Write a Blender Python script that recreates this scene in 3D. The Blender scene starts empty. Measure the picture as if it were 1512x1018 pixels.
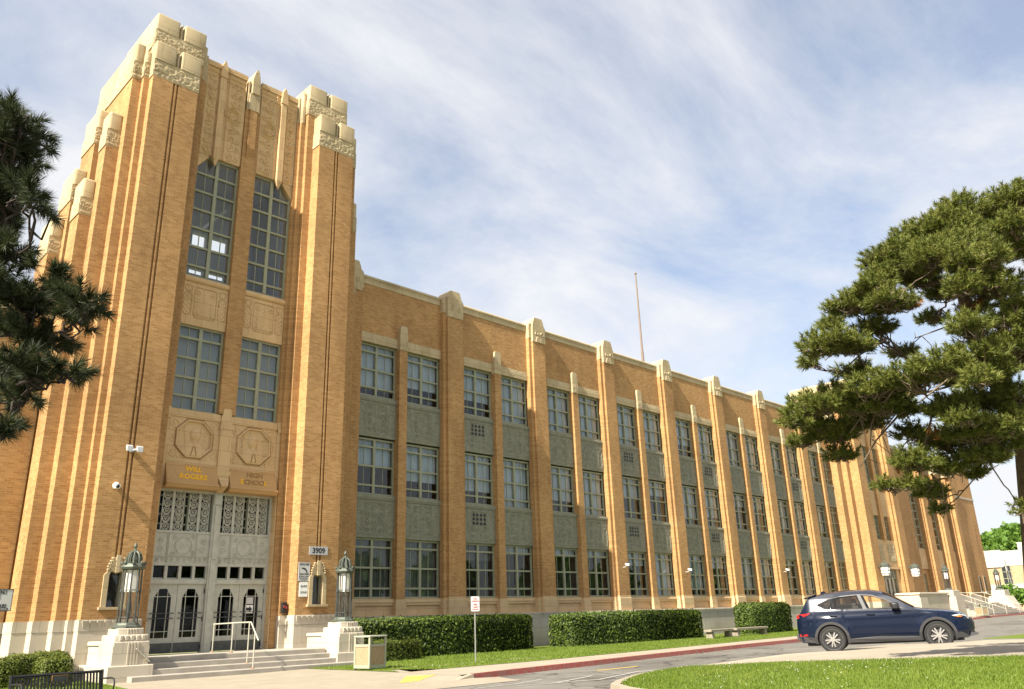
import bpy, bmesh, math, random
import numpy as np
from mathutils import Vector, Matrix
R = math.radians
rnd = random.Random(7)
scene = bpy.context.scene
COL = scene.collection

# ------------------------------------------------------------------ camera, world, sun, exposure
# world axes: X along the facade (right), Y away from the camera, Z up; the camera stands at the origin
F_PX, YAW, PITCH, ROLL = 1190.4, 0.7828, 0.3268, -0.0319
r0 = Vector((math.cos(YAW), -math.sin(YAW), 0)); f0 = Vector((math.sin(YAW), math.cos(YAW), 0)); up = Vector((0, 0, 1))
fw = f0*math.cos(PITCH) + up*math.sin(PITCH)
u0 = r0.cross(fw)
rr = r0*math.cos(ROLL) + u0*math.sin(ROLL)
uu = -r0*math.sin(ROLL) + u0*math.cos(ROLL)
cam_d = bpy.data.cameras.new("camera")
cam = bpy.data.objects.new("camera", cam_d); COL.objects.link(cam)
M = Matrix.Identity(4)
for i in range(3):
    M[i][0] = rr[i]; M[i][1] = uu[i]; M[i][2] = -fw[i]
cam.matrix_world = M
cam_d.sensor_width = 36.0; cam_d.lens = 36.0*F_PX/1512.0
cam_d.clip_start = 0.1; cam_d.clip_end = 3000
scene.camera = cam

SUN_DIR = Vector((6.0, 0.72, -5.5)).normalized()     # the way the light travels
SUN_EL = math.asin(-SUN_DIR.z)
sun_d = bpy.data.lights.new("sun", 'SUN'); sun_d.energy = 5.0; sun_d.angle = R(0.53); sun_d.color = (1.0, 0.93, 0.80)
sun = bpy.data.objects.new("sun", sun_d); COL.objects.link(sun)
sun.rotation_euler = SUN_DIR.to_track_quat('-Z', 'Y').to_euler(); sun.location = (-40, -10, 60)

world = bpy.data.worlds.new("World"); scene.world = world; world.use_nodes = True
nt = world.node_tree; nt.nodes.clear()
def N(tree, t, **kw):
    n = tree.nodes.new(t)
    for k, v in kw.items(): setattr(n, k, v)
    return n
L = nt.links.new
out = N(nt, 'ShaderNodeOutputWorld'); bg = N(nt, 'ShaderNodeBackground'); L(bg.outputs[0], out.inputs[0])
sky = N(nt, 'ShaderNodeTexSky', sky_type='NISHITA', sun_disc=False)
sky.sun_elevation = SUN_EL
to_sun = -SUN_DIR
sky.sun_rotation = math.atan2(to_sun.x, to_sun.y)
sky.air_density = 1.0; sky.dust_density = 2.2; sky.ozone_density = 1.2
bg.inputs[1].default_value = 0.09
tc = N(nt, 'ShaderNodeTexCoord'); sep = N(nt, 'ShaderNodeSeparateXYZ'); L(tc.outputs['Generated'], sep.inputs[0])
def math_n(tree, op, a, b=None, clamp=False):
    n = N(tree, 'ShaderNodeMath', operation=op, use_clamp=clamp)
    for i, v in enumerate((a, b)):
        if v is None: continue
        if isinstance(v, (int, float)): n.inputs[i].default_value = v
        else: tree.links.new(v, n.inputs[i])
    return n.outputs[0]
zz = math_n(nt, 'ADD', math_n(nt, 'MAXIMUM', sep.outputs[2], 0.0), 0.22)
cx_ = math_n(nt, 'DIVIDE', sep.outputs[0], zz); cy_ = math_n(nt, 'DIVIDE', sep.outputs[1], zz)
cmb = N(nt, 'ShaderNodeCombineXYZ'); L(cx_, cmb.inputs[0]); L(cy_, cmb.inputs[1])
mp = N(nt, 'ShaderNodeMapping'); L(cmb.outputs[0], mp.inputs[0])
mp.inputs['Rotation'].default_value = (0, 0, R(90)); mp.inputs['Scale'].default_value = (1.0, 1.6, 1); mp.inputs['Location'].default_value = (1, 9, 0)
n1 = N(nt, 'ShaderNodeTexNoise'); L(mp.outputs[0], n1.inputs['Vector'])
n1.inputs['Scale'].default_value = 1.3; n1.inputs['Detail'].default_value = 12; n1.inputs['Roughness'].default_value = 0.62; n1.inputs['Distortion'].default_value = 0.35
n2 = N(nt, 'ShaderNodeTexNoise'); L(cmb.outputs[0], n2.inputs['Vector'])
n2.inputs['Scale'].default_value = 0.55; n2.inputs['Detail'].default_value = 3
cl = math_n(nt, 'ADD', math_n(nt, 'MULTIPLY', n1.outputs[0], 0.62), math_n(nt, 'MULTIPLY', n2.outputs[0], 0.45))
ramp = N(nt, 'ShaderNodeValToRGB'); L(cl, ramp.inputs[0])
ramp.color_ramp.elements[0].position = 0.43; ramp.color_ramp.elements[0].color = (0.26,)*3 + (1,)
ramp.color_ramp.elements[1].position = 0.62; ramp.color_ramp.elements[1].color = (0.97,)*3 + (1,)
mix = N(nt, 'ShaderNodeMixRGB'); L(ramp.outputs[0], mix.inputs[0])
L(sky.outputs[0], mix.inputs[1]); mix.inputs[2].default_value = (4.25, 4.28, 4.4, 1)
L(mix.outputs[0], bg.inputs[0])

vs = scene.view_settings
vs.view_transform = 'Standard'; vs.look = 'None'; vs.exposure = 1.3; vs.gamma = 1.0; vs.use_curve_mapping = False
scene.cycles.max_bounces = 6; scene.cycles.transparent_max_bounces = 12
scene.cycles.diffuse_bounces = 3; scene.cycles.glossy_bounces = 3

# ------------------------------------------------------------------ materials
MATS = {}
def mat(name, color, rough=0.8, metal=0.0, spec=0.3, noise=None, nscale=3.0, bump=0.0, bscale=20.0, coat=0.0):
    m = bpy.data.materials.new(name); m.use_nodes = True; t = m.node_tree; b = t.nodes['Principled BSDF']
    b.inputs['Base Color'].default_value = (*color, 1); b.inputs['Roughness'].default_value = rough
    b.inputs['Metallic'].default_value = metal; b.inputs['Specular IOR Level'].default_value = spec
    if coat: b.inputs['Coat Weight'].default_value = coat; b.inputs['Coat Roughness'].default_value = 0.03
    geo = None
    if noise or bump: geo = N(t, 'ShaderNodeNewGeometry')
    if noise:
        a = N(t, 'ShaderNodeTexNoise'); t.links.new(geo.outputs['Position'], a.inputs['Vector'])
        a.inputs['Scale'].default_value = nscale; a.inputs['Detail'].default_value = 7; a.inputs['Roughness'].default_value = 0.65
        rp = N(t, 'ShaderNodeValToRGB'); t.links.new(a.outputs[0], rp.inputs[0])
        rp.color_ramp.elements[0].position = 0.32; rp.color_ramp.elements[1].position = 0.68
        rp.color_ramp.elements[0].color = (*noise, 1); rp.color_ramp.elements[1].color = (*color, 1)
        t.links.new(rp.outputs[0], b.inputs['Base Color'])
    if bump:
        a = N(t, 'ShaderNodeTexNoise'); t.links.new(geo.outputs['Position'], a.inputs['Vector'])
        a.inputs['Scale'].default_value = bscale; a.inputs['Detail'].default_value = 4
        bp = N(t, 'ShaderNodeBump'); bp.inputs['Strength'].default_value = bump; bp.inputs['Distance'].default_value = 0.02
        t.links.new(a.outputs[0], bp.inputs['Height']); t.links.new(bp.outputs[0], b.inputs['Normal'])
    MATS[name] = m
    return m

def block_mat(name, c1, c2, mortar, bw, bh, ms, rough=0.85, stain=(0.6, 0.55, 0.5), stain_amt=0.35, bump=0.25, vary=0.25, streak=0.5, patch=0.0):
    """coursed masonry: bricks or stone blocks laid in running bond, with weathering that has a shape of its own"""
    m = bpy.data.materials.new(name); m.use_nodes = True; t = m.node_tree; b = t.nodes['Principled BSDF']; lk = t.links.new
    b.inputs['Roughness'].default_value = rough; b.inputs['Specular IOR Level'].default_value = 0.25
    g = N(t, 'ShaderNodeNewGeometry'); s = N(t, 'ShaderNodeSeparateXYZ'); lk(g.outputs['Position'], s.inputs[0])
    h = math_n(t, 'ADD', s.outputs[0], s.outputs[1]); c = N(t, 'ShaderNodeCombineXYZ'); lk(h, c.inputs[0]); lk(s.outputs[2], c.inputs[1])
    br = N(t, 'ShaderNodeTexBrick', offset=0.5); lk(c.outputs[0], br.inputs['Vector'])
    br.inputs['Color1'].default_value = (*c1, 1); br.inputs['Color2'].default_value = (*c2, 1); br.inputs['Mortar'].default_value = (*mortar, 1)
    br.inputs['Scale'].default_value = 1.0; br.inputs['Mortar Size'].default_value = ms; br.inputs['Brick Width'].default_value = bw; br.inputs['Row Height'].default_value = bh
    br.inputs['Bias'].default_value = 0.0; br.inputs['Mortar Smooth'].default_value = 0.3
    # blotches from brick to brick
    sc = N(t, 'ShaderNodeMapping'); lk(c.outputs[0], sc.inputs[0]); sc.inputs['Scale'].default_value = (1/bw*0.9, 1/bh*0.6, 1)
    a = N(t, 'ShaderNodeTexNoise'); lk(sc.outputs[0], a.inputs['Vector']); a.inputs['Scale'].default_value = 0.9; a.inputs['Detail'].default_value = 3
    mr = N(t, 'ShaderNodeMapRange'); lk(a.outputs[0], mr.inputs[0]); mr.inputs[1].default_value = 0.3; mr.inputs[2].default_value = 0.7
    mr.inputs[3].default_value = 1 - vary; mr.inputs[4].default_value = 1 + vary
    mul = N(t, 'ShaderNodeMixRGB', blend_type='MULTIPLY'); mul.inputs[0].default_value = 1.0
    lk(br.outputs[0], mul.inputs[1]); lk(mr.outputs[0], mul.inputs[2])
    # weather stains, drawn out downwards
    st = N(t, 'ShaderNodeMapping'); lk(c.outputs[0], st.inputs[0]); st.inputs['Scale'].default_value = (0.8, 0.8*streak, 1)
    d = N(t, 'ShaderNodeTexNoise'); lk(st.outputs[0], d.inputs['Vector']); d.inputs['Scale'].default_value = 1.0; d.inputs['Detail'].default_value = 8; d.inputs['Roughness'].default_value = 0.68
    rp = N(t, 'ShaderNodeValToRGB'); lk(d.outputs[0], rp.inputs[0]); rp.color_ramp.elements[0].position = 0.47; rp.color_ramp.elements[1].position = 0.72
    rp.color_ramp.elements[0].color = (0, 0, 0, 1); rp.color_ramp.elements[1].color = (stain_amt,)*3 + (1,)
    mx = N(t, 'ShaderNodeMixRGB', blend_type='MULTIPLY'); lk(rp.outputs[0], mx.inputs[0]); lk(mul.outputs[0], mx.inputs[1]); mx.inputs[2].default_value = (*stain, 1)
    colr = mx.outputs[0]
    if patch:      # lots of brick fired and repaired at different times: broad shifts of tone
        pn = N(t, 'ShaderNodeTexNoise'); lk(c.outputs[0], pn.inputs['Vector']); pn.inputs['Scale'].default_value = .33; pn.inputs['Detail'].default_value = 4
        pm = N(t, 'ShaderNodeMapRange'); lk(pn.outputs[0], pm.inputs[0]); pm.inputs[1].default_value = .3; pm.inputs[2].default_value = .7; pm.inputs[3].default_value = 1-patch; pm.inputs[4].default_value = 1+patch
        pu = N(t, 'ShaderNodeMixRGB', blend_type='MULTIPLY'); pu.inputs[0].default_value = 1; lk(colr, pu.inputs[1]); lk(pm.outputs[0], pu.inputs[2]); colr = pu.outputs[0]
    lk(colr, b.inputs['Base Color'])
    bp = N(t, 'ShaderNodeBump'); bp.inputs['Strength'].default_value = bump; bp.inputs['Distance'].default_value = 0.01; bp.invert = True
    lk(br.outputs['Fac'], bp.inputs['Height']); lk(bp.outputs[0], b.inputs['Normal'])
    MATS[name] = m
    return m

block_mat('brick', (.325, .165, .056), (.455, .256, .101), (.41, .27, .135), 0.22, 0.070, 0.009, stain=(.55, .52, .50), stain_amt=.62, vary=.07, bump=.12, patch=.13, streak=.22)
block_mat('cream_terracotta', (.45, .36, .215), (.49, .39, .24), (.26, .19, .11), 0.85, 0.62, 0.008, stain=(.52, .46, .38), stain_amt=.6, vary=.05, bump=.15)
block_mat('tan_terracotta', (.55, .375, .195), (.59, .41, .22), (.27, .17, .085), 0.62, 0.55, 0.006, stain=(.70, .64, .58), stain_amt=.4, vary=.06, bump=.15)
block_mat('hood_terracotta', (.44, .265, .115), (.47, .29, .13), (.26, .15, .065), 0.95, 0.67, 0.005, stain=(.70, .64, .58), stain_amt=.4, vary=.05, bump=.1)
block_mat('buff_terracotta', (.52, .375, .205), (.56, .41, .235), (.30, .20, .10), 0.9, 0.5, 0.006, stain=(.66, .58, .50), stain_amt=.4, vary=.06, bump=.15)
block_mat('limestone', (.44, .39, .31), (.47, .42, .335), (.29, .25, .19), 1.3, 0.62, 0.007, stain=(.62, .58, .54), stain_amt=.45, vary=.05, bump=.15)
block_mat('grey_stone', (.42, .38, .33), (.47, .43, .37), (.28, .25, .22), 1.2, 0.5, 0.007, stain=(.55, .52, .5), stain_amt=.6, vary=.06, bump=.2)
block_mat('pale_brick', (.40, .26, .14), (.44, .30, .17), (.42, .33, .22), 0.4, 0.1, 0.012, vary=.12, stain_amt=.2)
mat('spandrel_metal', (.25, .245, .185), .65, noise=(.175, .172, .128), nscale=4, bump=.2)
mat('bronze_grey', (.48, .47, .395), .55, noise=(.37, .36, .30), nscale=5)
mat('window_frame', (.31, .315, .215), .5, noise=(.25, .255, .175), nscale=4)
mat('blind', (.36, .405, .445), .8, noise=(.27, .31, .35), nscale=.6)
mat('window_brown', (.42, .30, .19), .8)  # brown window fill; also carries the painted reflection of the last bay
mat('screen_dark', (.085, .09, .08), .7, noise=(.06, .065, .06), nscale=1.0)
mat('interior_dark', (.028, .028, .03), .9)  # near-black: the dimness indoors is put into the colour
mat('interior_wall', (.12, .12, .13), .9)
mat('plaster', (.34, .35, .37), .9)
mat('shade_grey', (.23, .25, .255), .9)
mat('pole_brown', (.20, .15, .12), .6)
mat('ceiling_white', (.55, .55, .54), .9)
mat('gold', (.80, .42, .01), .5, metal=.1)
mat('worn_letter', (.30, .17, .06), .7)
mat('verdigris', (.125, .14, .11), .55, metal=.3, noise=(.07, .08, .065), nscale=9)
mat('lamp_metal', (.10, .105, .10), .45, metal=.4, noise=(.06, .065, .06), nscale=8)
mat('milk_glass', (.86, .84, .80), .25, spec=.5)
mat('concrete', (.31, .27, .205), .9, noise=(.25, .215, .16), nscale=1.6, bump=.12, bscale=60)
mat('walk_concrete', (.33, .285, .22), .9, noise=(.275, .235, .175), nscale=.9, bump=.1, bscale=60)
mat('step_stone', (.38, .345, .29), .85, noise=(.29, .262, .22), nscale=2.2, bump=.15)
mat('red_paint', (.33, .05, .04), .75, noise=(.25, .15, .12), nscale=7)
mat('yellow_paint', (.58, .43, .06), .7, noise=(.48, .37, .10), nscale=6)
mat('road_yellow', (.62, .40, .06), .75, noise=(.42, .30, .10), nscale=7)
mat('road_white', (.38, .36, .33), .8, noise=(.26, .245, .22), nscale=9)
mat('white_paint', (.80, .79, .75), .5)
mat('sign_white', (.52, .51, .49), .5)
mat('sign_grey', (.42, .42, .42), .5)
mat('black_paint', (.02, .02, .022), .4)
mat('ink', (.03, .03, .035), .6)
mat('red_ink', (.42, .06, .08), .6)
mat('steel', (.45, .45, .44), .4, metal=.7)
mat('rail_paint', (.40, .38, .31), .5)
mat('bin_frame', (.30, .305, .225), .55)
mat('bin_panel', (.40, .30, .18), .9, noise=(.24, .16, .09), nscale=28, bump=.5, bscale=60)
mat('bench_stone', (.30, .26, .20), .9, noise=(.20, .17, .13), nscale=6)
mat('roof_felt', (.22, .20, .18), .9)
mat('cream_render', (.52, .49, .42), .85, noise=(.46, .43, .36), nscale=.8)
mat('rust', (.25, .13, .07), .8)
mat('soil', (.12, .085, .05), .95, noise=(.08, .06, .035), nscale=6)
# car
mat('car_paint', (.0020, .0065, .021), .20, metal=.0, spec=.3, coat=.25)
mat('car_glass', (.012, .013, .015), .04, spec=.6)
mat('car_cladding', (.055, .055, .058), .55)
mat('rubber', (.022, .022, .022), .75)
mat('alloy', (.62, .60, .58), .25, metal=.85)
mat('alloy_dark', (.07, .07, .07), .4, metal=.5)
mat('chrome', (.75, .75, .76), .12, metal=1.0)
mat('red_lens', (.45, .015, .012), .12, spec=.6)
mat('amber_lens', (.65, .16, .02), .15, spec=.6)
mat('clear_lens', (.50, .51, .52), .1, spec=.6)
mat('seat_fabric', (.42, .39, .33), .9)

def foliage(name, c1, c2, c3, scale=2.0, trans=.3, rough=.55, spec=.3):
    m = bpy.data.materials.new(name); m.use_nodes = True; t = m.node_tree; lk = t.links.new
    b = t.nodes['Principled BSDF']; o = t.nodes['Material Output']
    b.inputs['Roughness'].default_value = rough; b.inputs['Specular IOR Level'].default_value = spec
    g = N(t, 'ShaderNodeNewGeometry'); a = N(t, 'ShaderNodeTexNoise'); lk(g.outputs['Position'], a.inputs['Vector'])
    a.inputs['Scale'].default_value = scale; a.inputs['Detail'].default_value = 4; a.inputs['Roughness'].default_value = .7
    v = N(t, 'ShaderNodeTexWhiteNoise'); v.noise_dimensions = '1D'; lk(g.outputs['Random Per Island'], v.inputs[1])
    s = math_n(t, 'ADD', math_n(t, 'MULTIPLY', a.outputs[0], .7), math_n(t, 'MULTIPLY', v.outputs[0], .3))
    rp = N(t, 'ShaderNodeValToRGB'); lk(s, rp.inputs[0]); e = rp.color_ramp.elements
    e[0].position = .32; e[0].color = (*c1, 1); e[1].position = .72; e[1].color = (*c3, 1)
    k = rp.color_ramp.elements.new(.52); k.color = (*c2, 1)
    lk(rp.outputs[0], b.inputs['Base Color'])
    tr = N(t, 'ShaderNodeBsdfTranslucent'); lk(rp.outputs[0], tr.inputs[0])
    mx = N(t, 'ShaderNodeMixShader'); mx.inputs[0].default_value = trans
    lk(b.outputs[0], mx.inputs[1]); lk(tr.outputs[0], mx.inputs[2]); lk(mx.outputs[0], o.inputs[0])
    MATS[name] = m
foliage('grass_blade', (.10, .155, .016), (.15, .215, .026), (.21, .255, .045), 1.2, .4)
foliage('hedge_leaf', (.014, .026, .005), (.048, .078, .010), (.15, .195, .03), 6, .2, rough=.5, spec=.2)
foliage('low_hedge_leaf', (.06, .085, .012), (.11, .14, .02), (.17, .19, .035), 6, .3)
foliage('pine_needle', (.070, .092, .016), (.145, .168, .030), (.255, .252, .058), 4.5, .25)
foliage('pine_needle_shaded', (.020, .028, .011), (.036, .050, .016), (.070, .080, .025), 5, .2)  # darker copy: shade on the boughs' undersides is put into the colour
foliage('dry_needle', (.20, .09, .02), (.28, .14, .03), (.34, .18, .05), 3, .2)
foliage('tree_leaf', (.07, .14, .02), (.12, .22, .03), (.19, .30, .05), .7, .4)
foliage('clover_flower', (.42, .42, .33), (.50, .50, .42), (.58, .57, .50), 3, .3)
mat('bark', (.16, .11, .075), .95, noise=(.07, .05, .036), nscale=9, bump=.8, bscale=26)
mat('twig', (.21, .16, .11), .95, noise=(.12, .09, .065), nscale=9)
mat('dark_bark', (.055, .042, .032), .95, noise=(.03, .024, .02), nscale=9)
mat('hedge_core', (.012, .018, .006), 1.0)

def ground_mat(name, c1, c2, scale, fine, c3=None, rough=.95, crack=False, bump=.3):
    m = bpy.data.materials.new(name); m.use_nodes = True; t = m.node_tree; lk = t.links.new; b = t.nodes['Principled BSDF']
    b.inputs['Roughness'].default_value = rough; b.inputs['Specular IOR Level'].default_value = .15
    g = N(t, 'ShaderNodeNewGeometry')
    a = N(t, 'ShaderNodeTexNoise'); lk(g.outputs['Position'], a.inputs['Vector']); a.inputs['Scale'].default_value = scale; a.inputs['Detail'].default_value = 8; a.inputs['Roughness'].default_value = .7
    f = N(t, 'ShaderNodeTexNoise'); lk(g.outputs['Position'], f.inputs['Vector']); f.inputs['Scale'].default_value = fine; f.inputs['Detail'].default_value = 3
    s = math_n(t, 'ADD', math_n(t, 'MULTIPLY', a.outputs[0], .6), math_n(t, 'MULTIPLY', f.outputs[0], .4))
    rp = N(t, 'ShaderNodeValToRGB'); lk(s, rp.inputs[0]); e = rp.color_ramp.elements
    e[0].position = .36; e[0].color = (*c1, 1); e[1].position = .64; e[1].color = (*c2, 1)
    col = rp.outputs[0]
    if crack:
        w = N(t, 'ShaderNodeTexNoise'); lk(g.outputs['Position'], w.inputs['Vector']); w.inputs['Scale'].default_value = 1.3; w.inputs['Detail'].default_value = 5
        ad = N(t, 'ShaderNodeVectorMath', operation='MULTIPLY_ADD'); lk(w.outputs[1], ad.inputs[0]); ad.inputs[1].default_value = (1.0, 1.0, 0); lk(g.outputs['Position'], ad.inputs[2])
        vo = N(t, 'ShaderNodeTexVoronoi', feature='DISTANCE_TO_EDGE'); lk(ad.outputs[0], vo.inputs['Vector']); vo.inputs['Scale'].default_value = .55
        cr = N(t, 'ShaderNodeValToRGB'); lk(vo.outputs[0], cr.inputs[0]); cr.color_ramp.elements[0].position = .006; cr.color_ramp.elements[0].color = (.42,)*3 + (1,)
        cr.color_ramp.elements[1].position = .022; cr.color_ramp.elements[1].color = (1, 1, 1, 1)
        mu = N(t, 'ShaderNodeMixRGB', blend_type='MULTIPLY'); mu.inputs[0].default_value = 1; lk(col, mu.inputs[1]); lk(cr.outputs[0], mu.inputs[2]); col = mu.outputs[0]
        # dark tyre-worn and oily patches
        p = N(t, 'ShaderNodeTexNoise'); lk(g.outputs['Position'], p.inputs['Vector']); p.inputs['Scale'].default_value = .35; p.inputs['Detail'].default_value = 6
        pr = N(t, 'ShaderNodeValToRGB'); lk(p.outputs[0], pr.inputs[0]); pr.color_ramp.elements[0].position = .5; pr.color_ramp.elements[0].color = (1, 1, 1, 1)
        pr.color_ramp.elements[1].position = .72; pr.color_ramp.elements[1].color = (.62, .62, .63, 1)
        m2 = N(t, 'ShaderNodeMixRGB', blend_type='MULTIPLY'); m2.inputs[0].default_value = 1; lk(col, m2.inputs[1]); lk(pr.outputs[0], m2.inputs[2]); col = m2.outputs[0]
    lk(col, b.inputs['Base Color'])
    bp = N(t, 'ShaderNodeBump'); bp.inputs['Strength'].default_value = bump; bp.inputs['Distance'].default_value = .02; lk(f.outputs[0], bp.inputs['Height']); lk(bp.outputs[0], b.inputs['Normal'])
    MATS[name] = m
ground_mat('grass_ground', (.085, .125, .015), (.14, .18, .028), .8, 14)
ground_mat('far_ground', (.13, .15, .05), (.22, .22, .10), .1, 2)
ground_mat('asphalt', (.135, .126, .11), (.19, .177, .155), 1.1, 30, crack=True)

def glass(name, tint, refl):
    m = bpy.data.materials.new(name); m.use_nodes = True; t = m.node_tree; t.nodes.clear(); lk = t.links.new
    o = N(t, 'ShaderNodeOutputMaterial'); tr = N(t, 'ShaderNodeBsdfTransparent'); tr.inputs[0].default_value = (*tint, 1)
    gl = N(t, 'ShaderNodeBsdfGlossy'); gl.inputs['Roughness'].default_value = .015; gl.inputs[0].default_value = (.95, .97, 1, 1)
    fa = N(t, 'ShaderNodeLayerWeight'); fa.inputs[0].default_value = .5
    lwv = math_n(t, 'ADD', math_n(t, 'MULTIPLY', math_n(t, 'POWER', fa.outputs['Facing'], 4.0), .85*refl), .03*refl)
    g = N(t, 'ShaderNodeNewGeometry'); a = N(t, 'ShaderNodeTexNoise'); lk(g.outputs['Position'], a.inputs['Vector']); a.inputs['Scale'].default_value = .9
    bp = N(t, 'ShaderNodeBump'); bp.inputs['Strength'].default_value = .012; bp.inputs['Distance'].default_value = .05; lk(a.outputs[0], bp.inputs['Height']); lk(bp.outputs[0], gl.inputs['Normal'])
    mx = N(t, 'ShaderNodeMixShader'); lk(lwv, mx.inputs[0]); lk(tr.outputs[0], mx.inputs[1]); lk(gl.outputs[0], mx.inputs[2]); lk(mx.outputs[0], o.inputs[0])
    MATS[name] = m
glass('glass', (.95, .97, .97), 1.0)
glass('door_glass', (.60, .60, .60), .5)
glass('car_window', (.90, .91, .89), .8)
glass('car_privacy', (.33, .33, .32), 1.0)
glass('lantern_glass', (.93, .93, .90), .8)
# ------------------------------------------------------------------ mesh helpers
W = {}        # world location of every parent we build
class MB:
    def __init__(s): s.v = []; s.f = []
    def add(s, vs, fs):
        o = len(s.v); s.v.extend(vs); s.f.extend([tuple(i+o for i in f) for f in fs]); return s
    def box(s, x0, x1, y0, y1, z0, z1):
        return s.add([(x0,y0,z0),(x1,y0,z0),(x1,y1,z0),(x0,y1,z0),(x0,y0,z1),(x1,y0,z1),(x1,y1,z1),(x0,y1,z1)],
                     [(0,3,2,1),(4,5,6,7),(0,1,5,4),(1,2,6,5),(2,3,7,6),(3,0,4,7)])
    def bm(s, bm):
        bm.verts.index_update()
        return s.add([tuple(v.co) for v in bm.verts], [tuple(v.index for v in f.verts) for f in bm.faces])
    def rbox(s, x0, x1, y0, y1, z0, z1, r=.08, seg=3, allz=True):
        """box whose top (and upright) edges are rounded"""
        b = bmesh.new(); bmesh.ops.create_cube(b, size=1)
        for v in b.verts:
            v.co = (x0+(v.co.x+.5)*(x1-x0), y0+(v.co.y+.5)*(y1-y0), z0+(v.co.z+.5)*(z1-z0))
        es = [e for e in b.edges if (all(v.co.z > z1-1e-6 for v in e.verts)) or (allz and abs(e.verts[0].co.z-e.verts[1].co.z) > 1e-6)]
        bmesh.ops.bevel(b, geom=es, offset=r, segments=seg, profile=.5, affect='EDGES', clamp_overlap=True)
        s.bm(b); b.free(); return s
    def prism(s, pts, ax, a, b):
        """2-D outline extruded along one axis: ax='x' takes (y,z), 'y' takes (x,z), 'z' takes (x,y)"""
        n = len(pts)
        def P(p, t): return {'x': (t,p[0],p[1]), 'y': (p[0],t,p[1]), 'z': (p[0],p[1],t)}[ax]
        return s.add([P(p,a) for p in pts]+[P(p,b) for p in pts],
                     [tuple(range(n)), tuple(range(2*n-1,n-1,-1))]+[(i,(i+1)%n,(i+1)%n+n,i+n) for i in range(n)])
    def tube(s, path, r, n=8, cap=True):
        path = [Vector(p) for p in path]; k = len(path)
        rs = r if isinstance(r, (list, tuple)) else [r]*k
        t0 = (path[1]-path[0]).normalized(); a = Vector((0,0,1)) if abs(t0.z) < .9 else Vector((1,0,0))
        u = t0.cross(a).normalized(); vs = []
        for i, p in enumerate(path):
            t = (path[min(i+1,k-1)]-path[max(i-1,0)]).normalized()
            u = (u-t*u.dot(t)).normalized(); w = t.cross(u)
            for j in range(n):
                an = 2*math.pi*j/n; vs.append(tuple(p+(u*math.cos(an)+w*math.sin(an))*rs[i]))
        fs = [(i*n+j, i*n+(j+1)%n, (i+1)*n+(j+1)%n, (i+1)*n+j) for i in range(k-1) for j in range(n)]
        if cap: fs += [tuple(range(n-1,-1,-1)), tuple(range((k-1)*n, k*n))]
        return s.add(vs, fs)
    def lathe(s, prof, n=16, c=(0,0,0), arc=None):
        vs = []; k = len(prof)
        for r_, z in prof:
            for j in range(n):
                an = 2*math.pi*(j+.5)/n; vs.append((c[0]+r_*math.cos(an), c[1]+r_*math.sin(an), c[2]+z))
        fs = [(i*n+j, i*n+(j+1)%n, (i+1)*n+(j+1)%n, (i+1)*n+j) for i in range(k-1) for j in range(n)]
        fs += [tuple(range(n-1,-1,-1)), tuple(range((k-1)*n, k*n))]
        return s.add(vs, fs)
    def relief(s, x0, x1, z0, z1, y, depth, H, mask=None):
        """carved panel facing -y: a height field with a body behind it"""
        nz, nx = H.shape; vs = []; xs = np.linspace(x0,x1,nx); zs = np.linspace(z0,z1,nz)
        for i in range(nz):
            for j in range(nx): vs.append((float(xs[j]), float(y-depth*H[i,j]), float(zs[i])))
        fs = [(i*nx+j, i*nx+j+1, (i+1)*nx+j+1, (i+1)*nx+j) for i in range(nz-1) for j in range(nx-1) if mask is None or mask[i,j]]
        return s.add(vs, fs)
    def reliefx(s, y0, y1, z0, z1, x, depth, H):
        nz, nx = H.shape; vs = []; ys = np.linspace(y0,y1,nx); zs = np.linspace(z0,z1,nz)
        for i in range(nz):
            for j in range(nx): vs.append((float(x-depth*H[i,j]), float(ys[j]), float(zs[i])))
        return s.add(vs, [(i*nx+j, i*nx+j+1, (i+1)*nx+j+1, (i+1)*nx+j) for i in range(nz-1) for j in range(nx-1)])
    def mesh(s, name, m, org=(0,0,0), smooth=False):
        me = bpy.data.meshes.new(name)
        me.from_pydata([(a-org[0], b-org[1], c-org[2]) for a,b,c in s.v], [], s.f)
        b = bmesh.new(); b.from_mesh(me); bmesh.ops.recalc_face_normals(b, faces=b.faces[:]); b.to_mesh(me); b.free()
        me.materials.append(MATS[m])
        if smooth:
            me.polygons.foreach_set('use_smooth', [True]*len(me.polygons))
            try: me.set_sharp_from_angle(angle=R(smooth if smooth > 1 else 40))
            except Exception: pass
        return me
    def build(s, name, m, parent=None, org=None, smooth=False):
        if org is None: org = W[parent] if parent is not None else (0,0,0)
        return place(name, s.mesh(name, m, org, smooth), parent, org)
def place(name, me, parent=None, org=(0,0,0), rot=None):
    o = bpy.data.objects.new(name, me); COL.objects.link(o)
    if parent is not None:
        pw = W[parent]; o.parent = parent; o.location = (org[0]-pw[0], org[1]-pw[1], org[2]-pw[2])
    else: o.location = org
    if rot: o.rotation_euler = rot
    W[o] = tuple(org); return o
def tag(o, label, cat, group=None, kind=None):
    if label: o['label'] = label
    if cat: o['category'] = cat
    if group: o['group'] = group
    if kind: o['kind'] = kind
    return o
def thing(name, label, cat, loc=(0,0,0), group=None, local=False):
    """an Empty at the thing's base; local=True: its parts are written in its own frame and it is moved afterwards"""
    o = bpy.data.objects.new(name, None); COL.objects.link(o); o.empty_display_size = .3
    o.location = loc; W[o] = (0,0,0) if local else tuple(loc)
    return tag(o, label, cat, group)
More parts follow.
